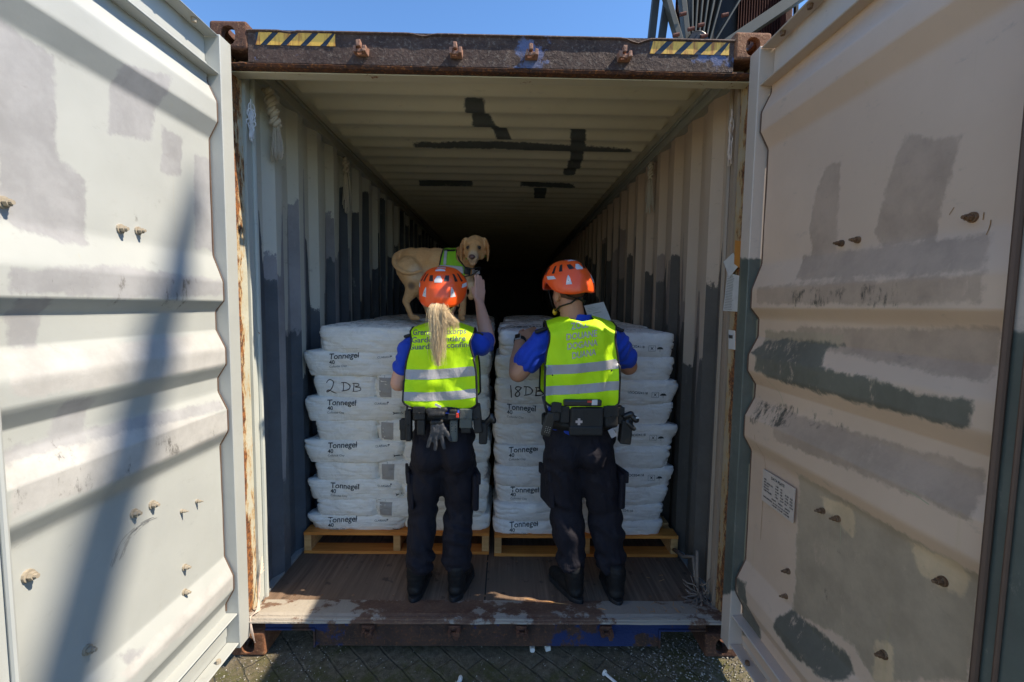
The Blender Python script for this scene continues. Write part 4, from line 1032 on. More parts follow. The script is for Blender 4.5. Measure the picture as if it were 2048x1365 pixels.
def leg_pair(parent, hips, knees, cuffs, bootsd, rw, seed, cx, cy, zb, mat, beltz, toes):
    """trousers as one garment; boots one by one"""
    mb = MB()
    mb.ell((cx, cy, zb+.03), (rw[0], .125, .10)); mb.ell((cx-.07, cy-.035, zb-.045), (rw[0]*.56, .105, .11)); mb.ell((cx+.07, cy-.035, zb-.045), (rw[0]*.56, .105, .11)); mb.ell((cx, cy, zb+.1), (rw[0]*.93, .122, .08)); mb.ell((cx, cy, zb+.13), (rw[0]*.93, .122, .05))
    for h, k, c in zip(hips, knees, cuffs):
        h, k, c = Vector(h), Vector(k), Vector(c); m1 = h.lerp(k, .5); m2 = k.lerp(c, .45)+Vector((0, -.012, 0))
        mb.chain([(h, rw[1]), (m1, rw[2]), (k, rw[3]), (m2, rw[3]*1.03), (c+Vector((0, 0, .07)), rw[4]*1.02), (c, rw[4])])
        mb.ell(c+Vector((0, 0, .03)), (rw[4]*1.16, rw[4]*1.2, .05)); mb.ell(c+Vector((0, -.005, -.01)), (rw[4]*1.05, rw[4]*1.08, .04))
    me = blob(mb, .009, 5)
    def fold(p, n):
        z = p.z; a = 0
        kn = math.exp(-((z-.60)/.10)**2); an = math.exp(-((z-.36)/.11)**2); hp = math.exp(-((z-.84)/.07)**2)
        w_ = math.sin(z*62+p.x*30+p.y*26+6*nz(p.x*7+seed, z*6, p.y*7))*(.5+nz(p.x*9, z*7+seed, p.y*9))
        a += .0085*w_*(.25+.9*kn+1.1*an+.5*hp)
        a += .013*nz(p.x*10+seed, z*5, p.y*10)+.005*nz(p.x*25, z*16+p.x*30, p.y*25+seed)
        return a
    displace(me, fold); t = link('trousers', me, mat, parent); tr = bvh(me)
    # cargo pockets with flap
    for sd, k in ((-1, 0), (1, 1)):
        c = Vector(hips[k]).lerp(Vector(knees[k]), .60); ax = [Vector((.25, sd*.0-.97*1, 0)).normalized(), Vector((sd*1, .25, 0)).normalized(), Vector((0, 0, 1))]
        c = c+Vector((sd*rw[2]*.86, -.01, 0))
        pm = bev(MB().obox(c, ax, (.075, .016, .095)).mesh(), .012, 3); displace(pm, lambda q, n: .004*nz(q.x*18, q.z*18, q.y*18)); link('cargo_pocket', pm, mat, t)
        pf = bev(MB().obox(c+Vector((sd*.014, -.004, .078)), ax, (.079, .010, .030)).mesh(), .006, 2); link('pocket_flap', pf, mat, t)
    for c, tdir in zip(bootsd, toes):
        c = Vector(c); td = Vector(tdir).normalized(); lat = td.cross(Vector((0, 0, 1)))
        b = MB(); H0 = FZ
        b.chain([(c+Vector((0, 0, .07))+td*.045, .046), (c+Vector((0, 0, .16))+td*.045, .050)])
        b.chain([(c+td*.045+Vector((0, 0, .050)), .043), (c+td*.12+Vector((0, 0, .048)), .044), (c+td*.21+Vector((0, 0, .040)), .040), (c+td*.245+Vector((0, 0, .036)), .035)])
        b.ell(c+td*.05+Vector((0, 0, .115)), (.05, .052, .06)); b.ell(c+td*.035+Vector((0, 0, .05)), (.044, .044, .04))
        me = blob(b, .006, 3); displace(me, lambda q, n: .0007*math.sin(q.z*260)*(1 if q.z > FZ+.10 else 0)+.002*nz(q.x*40, q.z*40, q.y*40)); bo = link('boot', me, M['boot'], parent)
        so_ = MB(); out = []
        for i in range(32):
            a = 2*math.pi*i/32; l_ = math.cos(a); w_ = math.sin(a)
            q = c+td*(.128+.152*math.copysign(abs(l_)**.8, l_))+lat*(w_*(.050+.008*l_-(.008 if abs(l_) < .4 else 0)))
            out.append(q)
        vs = [q+Vector((0, 0, .001)) for q in out]+[q+(q-c-td*.128)*.02+Vector((0, 0, .014)) for q in out]+[q+Vector((0, 0, .03)) for q in out]
        so_.add(vs, [tuple(range(32))[::-1], tuple(range(64, 96))]+[(r_*32+i, r_*32+(i+1) % 32, (r_+1)*32+(i+1) % 32, (r_+1)*32+i) for r_ in range(2) for i in range(32)])
        so_.build('sole', M['sole'], bo, bevel=.002)
    return t, tr

# ------------------------------------------------------------------ woman
def woman():
    root = empty('person', (-.27, .32, FZ), 'person with blonde ponytail and orange helmet raising one hand towards the dog', 'person')
    WH = [(-.320, .262, .90), (-.170, .262, .90)]; WK = [(-.358, .30, .61), (-.165, .30, .61)]; WC = [(-.370, .262, .325), (-.176, .262, .325)]
    cx, cy = -.243, .268; sk = M['skin_w']
    Rh = rot3(R(14), R(0), R(-4)); hc = Vector((-.245, .272, 1.728))
    b = MB(); T = head(b, hc, Rh, .96)
    b.cap((cx, cy-.005, 1.50), .056, hc+Vector((0, -.02, -.05)), .052)
    # body core
    b.chain([((cx, cy, 1.04), .09), ((cx, cy, 1.2), .095), ((cx, cy, 1.4), .11)]); b.cap((cx-.13, cy, 1.465), .045, (cx+.13, cy, 1.485), .045)
    shL, elL, wrL = Vector((cx-.168, cy, 1.475)), Vector((-.470, .235, 1.290)), Vector((-.40, .49, 1.31))
    shR, elR, wrR = Vector((cx+.175, cy+.01, 1.49)), P(976, 684, .42), P(959, 606, .56)
    b.chain([(shL, .044), (shL.lerp(elL, .4), .045), (shL.lerp(elL, .6), .049), (elL, .043)]); b.chain([(elL, .043), (elL.lerp(wrL, .35), .043), (wrL, .026)])
    b.chain([(shR, .044), (shR.lerp(elR, .45), .044), (shR.lerp(elR, .65), .047), (elR, .042)]); b.chain([(elR, .042), (elR.lerp(wrR, .3), .043), (elR.lerp(wrR, .7), .033), (wrR, .026)])
    hand(b, wrL, (.4, .9, .1), (0, .1, -1), (.9, -.2, .1), .92)
    hand(b, wrR, P(960, 560, .60)-wrR, (-.55, .8, -.1), (-.8, -.5, 0), .92, (.04, .05, .06, .08), .02, .12)
    # legs, hidden in the trousers
    for h_, k_, c_ in zip(WH, WK, WC): b.chain([(h_, .075), (k_, .05), (Vector(c_)+Vector((0, 0, .03)), .036), (Vector(c_)+Vector((0, .01, -.03)), .03)])
    me = blob(b, .0055, 4); link('body', me, sk, root)
    for e in (-1, 1): MB().ell(T(e*.031, .082, .012), (.011, .009, .010), Rh, 12, 8).build('eye', M['eye'], root, True)
    # shirt
    s = torso(cx, cy, 1.15, 1.44, .145, .165, .112)
    s.cap((cx-.15, cy, 1.485), .060, (cx+.15, cy+.005, 1.50), .060); s.cap((cx-.06, cy, 1.525), .055, (cx+.06, cy, 1.53), .055)
    s.chain([(shL, .062), (shL.lerp(elL, .35), .060), (shL.lerp(elL, .56), .062)]); s.chain([(shR, .062), (shR.lerp(elR, .4), .058), (shR.lerp(elR, .62), .058)])
    me = blob(s, .008, 5); displace(me, lambda p, n: .010*nz(p.x*14, p.z*14, p.y*14)+.0035*math.sin(p.z*90+p.x*70+5*nz(p.x*12, p.z*12, p.y*12)))
    sh = link('shirt', me, M['blue'], root); st = bvh(me)
    for sg, zz in ((-1, 1.548), (1, 1.562)):
        e_ = MB().beam((cx+sg*.115, cy-.02, zz+.006), (cx+sg*.20, cy-.01, zz-.022), .045, .014); link('epaulette', bev(e_.mesh(), .005, 2), M['gear'], sh)
    bm = text2d('ZOLL', .017); decal('sleeve_print', bm, lambda x, y: (Vector((-.475+x*.6, -1, 1.375+y+x*.3)), Vector((0, 1, 0))), st, M['sticker'], sh, .001, .01) if False else bm.free()
    v, vt = vest(root, st, cx, .180, .168, 1.185, 1.59, 0, M['hivis'], 1.55, [(1.333, 1.380, .012, .006), (1.225, 1.268, .010, .010)], .2, .028, M['gear'], cy, .128)
    for txt, u0, v0, u1, v1 in (('Grenzwachtkorps', 822, 671, 931, 668), ('Garde-frontière', 822, 686, 931, 682), ('Guardia di confine', 816, 700, 943, 694)):
        o, e_ = P(u0, v0, .125), P(u1, v1, .125); decal('lettering', fit(text2d(txt, .037, 'LEFT', .0007), e_.x-o.x), ray_y(o.x, o.z, -1, (1, (e_.z-o.z)/(e_.x-o.x)), (0, 1)), vt, M['letter_grey'], v, .0016, .02)
    # adjustment studs
    for u in (826, 836, 848): MB().ell(P(u, 776+ (u-826)*.06, .138), (.0042, .003, .0042), None, 8, 6).build('stud', M['metal'], v)
    for u in (928, 938, 949): MB().ell(P(u, 768-(u-928)*.12, .138), (.0038, .003, .0042), None, 8, 6).build('stud', M['gear'], v)
    tb = MB().obox(P(813, 776, .15), (Vector((1, .2, .1)).normalized(), Vector((-.2, 1, 0)).normalized(), Vector((-.1, 0, 1)).normalized()), (.016, .004, .022)).mesh(); link('side_tab', bev(tb, .002, 1), M['hivis'], v)
    # trousers and boots
    leg_pair(root, WH, WK, WC,
             [(-.388, .185, FZ), (-.180, .19, FZ)], (.168, .094, .092, .078, .070), 3, cx, cy, .975, M['navy'], 1.1, [(.06, 1, 0), (.22, 1, 0)])
    MB().obox(P(822, 975, .21)+Vector((-.02, -.02, 0)), (Vector((1, 0, 0)), Vector((0, 1, 0)), Vector((0, 0, 1))), (.003, .002, .016)).build('trouser_label', M['sticker'], root)
    # belt and gear
    bl = MB(); n = 40; 
    ring = [(cx+.172*math.cos(2*math.pi*i/n), cy+.128*math.sin(2*math.pi*i/n), 0) for i in range(n)]
    for zz in (1.105, 1.155):
        for x, y, _ in ring: bl.v.append((x, y, zz))
    for zz in (1.105, 1.155):
        for x, y, _ in ring: bl.v.append((cx+(x-cx)*.93, cy+(y-cy)*.93, zz))
    for i in range(n):
        j = (i+1) % n; bl.f += [(i, j, n+j, n+i), (2*n+i, 3*n+i, 3*n+j, 2*n+j), (i, 2*n+i, 2*n+j, j), (n+i, n+j, 3*n+j, 3*n+i)]
    bl.m = [0]*len(bl.f); belt = bl.build('duty_belt', M['gear'], root, True)
    Y = .110
    pouch(belt, 799, 840, 812, 882, .15, dep=.05); pouch(belt, 810, 822, 822, 884, .14, dep=.05, name='radio_holder')
    MB().tube([P(815, 800, .15), P(813, 835, .14)], [.004, .007], 8).build('radio_antenna', M['gear_hard'], belt)
    pouch(belt, 826, 814, 850, 842, Y, dep=.04); pouch(belt, 833, 840, 850, 872, Y+.005, dep=.04, flap=False, name='torch_holder')
    g_ = MB().cap(P(857, 822, Y), .016, P(890, 820, Y), .014).cap(P(861, 830, Y-.01), .015, P(885, 829, Y-.01), .014); me = blob(g_, .005, 2); link('folded_glove', me, M['gear'], belt)
    g2 = MB()
    for k, (u, v0, u1, v1) in enumerate(((866, 862, 856, 893), (873, 866, 871, 899), (882, 866, 888, 896), (889, 858, 901, 880))):
        g2.cap(P(u, v0, Y), .0125, P(u1, v1, Y), .010)
    for u in (867, 875, 884): g2.cap(P(u, 850, Y), .014, P(u, 866, Y), .014)
    me = blob(g2, .005, 2); displace(me, lambda p, n: .002*nz(p.x*40, p.z*40)); link('glove', me, M['glove'], belt)
    pouch(belt, 860, 841, 886, 852, Y-.012, dep=.03, name='glove_strap', flap=False)
    pouch(belt, 898, 820, 914, 838, Y, dep=.03, flap=False, name='handcuff_case')
    pm = pouch(belt, 899, 841, 915, 885, Y, M['grey_pouch'], dep=.028, flap=False, name='perforated_holder')
    hl = MB()
    for i in range(2):
        for j in range(4): hl.tube([P(903.5+i*7.5, 848+j*5.2, Y-.0005), P(903.5+i*7.5, 848+j*5.2, Y-.0015)], .0028, 8)
    link('holes', hl.mesh(), M['black'], belt)
    pouch(belt, 896, 829, 917, 840, Y-.012, dep=.02, flap=False, name='strap', r=.003); pouch(belt, 912, 827, 917, 836, Y-.016, M['red'], dep=.008, flap=False, name='red_tag', r=.002)
    pouch(belt, 919, 819, 944, 858, Y, M['grey_pouch'], dep=.05); pouch(belt, 921, 856, 942, 868, Y+.01, dep=.04, flap=False)
    pouch(belt, 946, 811, 962, 868, Y+.02, dep=.06, tilt=-6); pouch(belt, 958, 846, 974, 890, .15, dep=.07, name='holster', flap=False)
    gg = MB().cap(P(968, 850, .17), .016, P(983, 836, .15), .016).cap(P(983, 832, .15), .014, P(987, 842, .15), .016); link('grip', blob(gg, .005, 2), M['gear_hard'], belt)
    t_ = MB().obox(P(876, 812, Y-.012), (Vector((1, 0, -.5)).normalized(), Vector((0, 1, 0)), Vector((.5, 0, 1)).normalized()), (.016, .001, .006)).build('care_label', M['paper'], belt)
    # helmet with harness
    h = helmet(root, T)
    st_ = MB()
    for e in (-1, 1):
        st_.tube([T(e*.085, -.03, .01), T(e*.078, -.01, -.05), T(e*.05, .045, -.095), T(0, .06, -.105)], .006, 6, flat=.4)
        st_.tube([T(e*.085, -.05, .0), T(e*.055, -.095, -.03), T(0, -.105, -.055)], .009, 6, flat=.4); st_.tube([T(e*.1, -.06, .02), T(e*.06, -.1, -.005), T(0, -.11, -.015)], .010, 6, flat=.4)
    st_.build('harness', M['gear'], h, True)
    # hair: cap of hair below the helmet and the ponytail
    hb = MB(); hb.ell(T(0, -.026, .02), (.079, .092, .088), Rh); hb.ell(T(0, -.05, -.03), (.062, .058, .05), Rh)
    me = blob(hb, .006, 3)
    hm = N('blond_hair'); f1 = hm.noise(1, 4, .6, hm.vec((160, 160, 5))); hm.col(hm.mix(f1, (.62, .44, .22), (.95, .80, .56))); M['hair'] = hm.set(.42)
    hair = link('hair', me, M['hair'], root)
    rs = random.Random(4); pt = MB()
    A = [P(879, 602, .165), P(872, 616, .115), P(871, 650, .098), P(872, 690, .092), P(876, 737, .100)]
    B = [P(881, 602, .165), P(884, 616, .115), P(900, 632, .100), P(914, 645, .098), P(918, 664, .105)]
    Cc = [P(881, 602, .165), P(882, 618, .115), P(882, 650, .098), P(882, 690, .092), P(879, 728, .100)]
    for k in range(2300):
        r_ = rs.random(); base = A if r_ < .45 else Cc if r_ < .72 else B
        if .72 <= r_: kk = rs.random()**.7; base = [a.lerp(b_, kk) for a, b_ in zip(Cc[:1]+Cc[1:3]+[Cc[2].lerp(Cc[3], .4), Cc[3]], B)]
        ox, oy = rs.gauss(0, 1), abs(rs.gauss(0, 1)); e_ = rs.uniform(.55, 1.0); pts = []
        cv = curve(base, 5); m_n = int(len(cv)*e_); cv = cv[:max(6, m_n)]
        fr_ = rs.random() < .04
        for i, p in enumerate(cv):
            t = i/len(cv); wd = (.005+.0135*math.sin(min(1, t*1.5)*math.pi*.62))*(1.8 if fr_ else 1)
            pts.append(p+Vector((ox*wd*.62+.0012*math.sin(t*5+k), -oy*wd*.55, .004*math.sin(k))))
        pt.tube(pts, [(.00085*(1-.7*i/len(pts))) for i in range(len(pts))], 3, False)
    core = MB().chain([(A[0], .014), (A[1], .018), (A[2].lerp(Cc[2], .5), .018), (A[3].lerp(Cc[3], .5), .013), (A[4], .004)]).chain([(A[1], .016), (B[2], .011), (B[3], .006)])
    bm = bmesh.new(); bm.from_mesh(blob(core, .005, 3)); bm.from_mesh(pt.mesh()); me = bpy.data.meshes.new('pt'); bm.to_mesh(me); bm.free()
    me.polygons.foreach_set('use_smooth', [True]*len(me.polygons)); link('ponytail', me, M['hair'], hair)
    MB().tube([A[0]+Vector((-.016, -.004, -.004)), A[0]+Vector((0, -.02, -.006)), A[0]+Vector((.016, -.004, -.004))], .006, 8).build('hair_tie', M['gear'], hair, True)
    return root
woman()

# ------------------------------------------------------------------ man
def man():
    root = empty('person', (.46, .32, FZ), 'person in orange helmet leaning on the right stack, holding a sheet of paper', 'person')
    MH = [(.380, .262, .92), (.542, .262, .92)]; MK = [(.400, .30, .62), (.610, .30, .62)]; MC = [(.435, .262, .335), (.640, .262, .335)]
    cx, cy = .445, .270; sk = M['skin_m']
    Rh = rot3(R(-2), R(-5), R(25)); hc = Vector((.388, .278, 1.766))
    b = MB(); T = head(b, hc, Rh, .98)
    b.cap((cx-.01, cy, 1.52), .066, hc+Vector((.012, -.02, -.05)), .060)
    b.chain([((cx, cy, 1.05), .095), ((cx, cy, 1.2), .105), ((cx, cy, 1.42), .12)]); b.cap((cx-.15, cy, 1.485), .048, (cx+.15, cy, 1.495), .048)
    shL, elL, wrL = Vector((cx-.185, cy, 1.505)), Vector((.140, .27, 1.345)), P(1040, 680, .46)
    shR, elR, wrR = Vector((cx+.19, cy, 1.51)), Vector((.735, .36, 1.375)), Vector((.64, .56, 1.50))
    b.chain([(shL, .050), (shL.lerp(elL, .45), .052), (shL.lerp(elL, .65), .057), (elL, .050)]); b.chain([(elL, .050), (elL.lerp(wrL, .35), .050), (elL.lerp(wrL, .75), .036), (wrL, .030)])
    b.chain([(shR, .050), (shR.lerp(elR, .45), .052), (shR.lerp(elR, .65), .057), (elR, .050)]); b.chain([(elR, .050), (elR.lerp(wrR, .35), .050), (wrR, .030)])
    hand(b, wrL, (.75, .55, .42), (.1, .75, -.65), (.5, .5, .9), .98, (.25, .35, .4, .45), .04, .5)
    hand(b, wrR, (-.5, .35, .75), (-.2, 1, .1), (-.9, 0, .2), .98, (.3, .4, .45, .5), .03)
    for h_, k_, c_ in zip(MH, MK, MC): b.chain([(h_, .08), (k_, .055), (Vector(c_)+Vector((0, 0, .03)), .038), (Vector(c_)+Vector((0, .02, -.03)), .03)])
    me = blob(b, .0055, 4); link('body', me, sk, root)
    for e in (-1, 1): MB().ell(T(e*.031, .084, .012), (.011, .009, .010), Rh, 12, 8).build('eye', M['eye'], root, True)
    hm = N('short_dark_hair'); hm.col(hm.mix(hm.noise(300, 3), (.045, .022, .012), (.16, .08, .05))); hm.bump(hm.noise(400, 2), .5, .003); M['hair_d'] = hm.set(.7)
    hb = MB(); hb.ell(T(0, -.022, .030), (.0765, .0925, .088), Rh); hb.ell(T(0, -.052, -.004), (.060, .056, .050), Rh)
    link('hair', blob(hb, .006, 3), M['hair_d'], root)
    s = torso(cx, cy, 1.09, 1.46, .160, .180, .122)
    s.cap((cx-.165, cy, 1.515), .068, (cx+.165, cy, 1.525), .068); s.cap((cx-.06, cy+.02, 1.54), .05, (cx+.05, cy+.02, 1.545), .05); s.ell((cx, cy, 1.1), (.165, .125, .05))
    s.chain([(shL, .072), (shL.lerp(elL, .35), .071), (shL.lerp(elL, .60), .073)]); s.chain([(shR, .072), (shR.lerp(elR, .35), .071), (shR.lerp(elR, .60), .072)])
    me = blob(s, .008, 5); displace(me, lambda p, n: .010*nz(p.x*14+4, p.z*14, p.y*14)+.0035*math.sin(p.z*80-p.x*85+5*nz(p.x*12, p.z*12, p.y*12)))
    sh = link('shirt', me, M['blue'], root); st = bvh(me)
    col = MB(); n = 30; nc = Vector((cx-.008, cy+.004, 0))
    for (r_, z_) in ((.080, 1.590), (.078, 1.625), (.074, 1.650), (.070, 1.652), (.068, 1.60)):
        for i in range(n):
            a = 2*math.pi*i/n; col.v.append((nc.x+r_*math.cos(a)*1.03, nc.y+r_*math.sin(a)*.95, z_+(-.030 if math.sin(a) > .2 else 0)*(1 if z_ > 1.6 else .2)+.004*nz(a*2, z_*9)))
    col.f = [(j*n+i, j*n+(i+1) % n, (j+1)*n+(i+1) % n, (j+1)*n+i) for j in range(4) for i in range(n)]; col.m = [0]*len(col.f); col.build('collar', M['blue'], sh, True)
    for sg, zz in ((-1, 1.592), (1, 1.605)):
        e_ = MB().beam((cx+sg*.125, cy-.03, zz+.004), (cx+sg*.225, cy-.03, zz-.034), .05, .016); link('epaulette', bev(e_.mesh(), .005, 2), M['gear'], sh)
    v, vt = vest(root, st, cx+.002, .182, .182, 1.195, 1.63, 0, M['hivis'], 1.58, [(1.372, 1.418, .018, .004), (1.270, 1.314, .016, .004)], .2, .022, M['gear'], cy, .138)
    for txt, u0, v0, u1, v1 in (('ZOLL', 1143, 660, 1178, 655), ('DOUANE', 1133, 681, 1194, 673), ('DOGANA', 1135, 700, 1195, 691), ('DUANA', 1144, 718, 1192, 710)):
        o, e_ = P(u0, v0, .115), P(u1, v1, .115); decal('lettering', fit(text2d(txt, .044, 'LEFT', .0008), e_.x-o.x), ray_y(o.x, o.z, -1, (1, (e_.z-o.z)/(e_.x-o.x)), (0, 1)), vt, M['letter_pink'], v, .0016, .02)
    for u in (1105, 1115, 1126): MB().ell(P(u, 751, .125), (.0045, .003, .0045), None, 8, 6).build('stud', M['gear'], v)
    for u in (1215, 1223, 1231): MB().ell(P(u, 743-(u-1215)*.15, .127), (.0045, .003, .0045), None, 8, 6).build('stud', M['gear'], v)
    tb = MB().obox(P(1096, 752, .135), (Vector((1, -.1, -.05)).normalized(), Vector((.1, 1, 0)).normalized(), Vector((.05, 0, 1)).normalized()), (.012, .004, .024)).mesh(); link('side_tab', bev(tb, .002, 1), M['hivis'], v)
    leg_pair(root, MH, MK, MC,
             [(.470, .178, FZ), (.668, .165, FZ)], (.195, .108, .104, .088, .076), 9, cx+.015, cy, .985, M['navy'], 1.1, [(-.42, .9, 0), (-.02, 1, 0)])
    bl = MB(); n = 40
    for r_ in (1, .93):
        for zz in (1.075, 1.125):
            for i in range(n): a = 2*math.pi*i/n; bl.v.append((cx+.01+.190*r_*math.cos(a), cy+.137*r_*math.sin(a), zz))
    for i in range(n):
        j = (i+1) % n; bl.f += [(i, j, n+j, n+i), (2*n+i, 3*n+i, 3*n+j, 2*n+j), (i, 2*n+i, 2*n+j, j), (n+i, n+j, 3*n+j, 3*n+i)]
    bl.m = [0]*len(bl.f); belt = bl.build('duty_belt', M['gear'], root, True); Y = .10
    # radio
    a, bb = P(1090, 822, .12), P(1104, 874, .12)
    ax = [rot3(0, R(14), 0) @ Vector(q) for q in ((1, 0, 0), (0, 1, 0), (0, 0, 1))]
    link('radio', bev(MB().obox((a+bb)/2, ax, (.024, .018, .062)).mesh(), .006, 2), M['gear_hard'], belt); MB().tube([P(1095, 828, .11), P(1085, 793, .11)], [.008, .0055], 8).build('radio_antenna', M['gear_hard'], belt, True)
    kp = MB(); cc = (a+bb)/2
    for i in range(3):
        for j in range(4): kp.obox(cc+ax[0]*((i-1)*.010)-ax[2]*(.012+j*.009)-ax[1]*.0188, ax, (.0018, .0008, .0014))
    kp.build('radio_keys', M['metal'], belt)
    pouch(belt, 1103, 806, 1122, 846, Y, dep=.06, r=.02); pouch(belt, 1120, 812, 1140, 848, Y+.01, dep=.05, flap=False)
    pouch(belt, 1128, 800, 1204, 814, Y-.01, M['gear_hard'], dep=.05, flap=False, name='gear_tray'); pouch(belt, 1175, 802, 1184, 806, Y-.014, M['red'], dep=.004, flap=False, name='red_tag', r=.001); pouch(belt, 1184, 800, 1195, 811, Y-.014, M['sticker'], dep=.004, flap=False, name='white_tab', r=.002)
    pouch(belt, 1141, 815, 1207, 872, Y, dep=.06, name='first_aid_pouch', flap=False, r=.012); pouch(belt, 1139, 853, 1206, 873, Y-.006, dep=.02, name='pouch_flap', flap=False)
    c = P(1158, 844, Y-.0012); MB().box(c.x-.0165, c.x+.0165, c.y-.001, c.y, c.z-.006, c.z+.006).box(c.x-.006, c.x+.006, c.y-.001, c.y, c.z+.0061, c.z+.0165).box(c.x-.006, c.x+.006, c.y-.001, c.y, c.z-.0165, c.z-.0061).build('cross_mark', M['letter_pink'], belt)
    pouch(belt, 1209, 812, 1236, 858, Y+.015, dep=.05, tilt=-4, r=.016); pouch(belt, 1219, 858, 1231, 876, Y+.01, M['reflect'], dep=.005, tilt=-28, flap=False, name='cloth_tab', r=.002)
    pouch(belt, 1236, 815, 1248, 850, .15, dep=.06); pouch(belt, 1243, 842, 1264, 890, .14, dep=.06, name='holster', flap=False, tilt=4)
    gg = MB().cap(P(1250, 833, .15), .016, P(1262, 828, .14), .015).cap(P(1262, 832, .14), .013, P(1272, 840, .135), .017).cap(P(1255, 845, .15), .016, P(1268, 858, .14), .012); link('grip', blob(gg, .005, 2), M['gear_hard'], belt)
    c = P(1275, 836, .116); MB().box(c.x-.008, c.x+.008, c.y-.001, c.y, c.z-.004, c.z+.004).build('grip_label', M['sticker'], belt)
    # watch
    d = (wrL-elL).normalized(); u, w_, _ = basis(d); cw = wrL-d*.012
    wt = MB(); wt.tube([cw-d*.011, cw+d*.011], .0345, 20, True); wp = link('watch_strap', wt.mesh(smooth=True), M['gear'], root)
    nrm = Vector((-.35, -.9, .35)); nrm = (nrm-d*nrm.dot(d)).normalized(); lt = d.cross(nrm)
    link('watch_case', bev(MB().obox(cw+nrm*.036, (d, lt, nrm), (.019, .017, .005)).mesh(), .004, 2), M['metal'], wp); link('watch_face', bev(MB().obox(cw+nrm*.0415, (d, lt, nrm), (.0165, .0145, .001)).mesh(), .001, 1), M['eye'], wp)
    h = helmet(root, T); st_ = MB()
    for e in (-1, 1):
        st_.tube([T(e*.098, .03, .015), T(e*.085, .03, -.05), T(e*.055, .052, -.098), T(0, .068, -.112)], .006, 6, flat=.35)
        st_.tube([T(e*.055, .05, -.098), T(e*.072, -.03, -.072), T(e*.04, -.088, -.058), T(0, -.094, -.035)], .0075, 6, flat=.35)
        st_.tube([T(e*.088, -.05, .01), T(e*.055, -.088, -.022), T(0, -.098, -.04)], .008, 6, flat=.35)
    st_.build('harness', M['gear'], h, True)
    MB().ell(T(-.056, .052, -.100), (.013, .011, .017), Rh, 12, 8).build('buckle', M['yellow'], h, True)
    return root
man()
# paper in his hand
tp = empty('paper_sheet', P(1195, 620, .5), "white sheet of paper held up beyond the man's shoulder", 'paper')
q = [P(u, v, .50) for u, v in ((1168, 612), (1207, 604), (1222, 640), (1180, 648))]; sheet('page', q, M['paper'], .0008, tp)
ln = MB()
for k, (t, e0, e1) in enumerate(((.2, .1, .5), (.28, .1, .75), (.36, .1, .6), (.50, .3, .7))):
    a, b = q[0].lerp(q[3], t), q[1].lerp(q[2], t); p0, p1 = a.lerp(b, e0), a.lerp(b, e1); d = Vector((0, -.0012, 0)); h_ = Vector((0, 0, .0025 if k == 3 else .001))
    ln.add([p0+d, p1+d, p1+d+h_, p0+d+h_], [(0, 1, 2, 3)])
ln.build('printed_lines', M['printg'], tp)

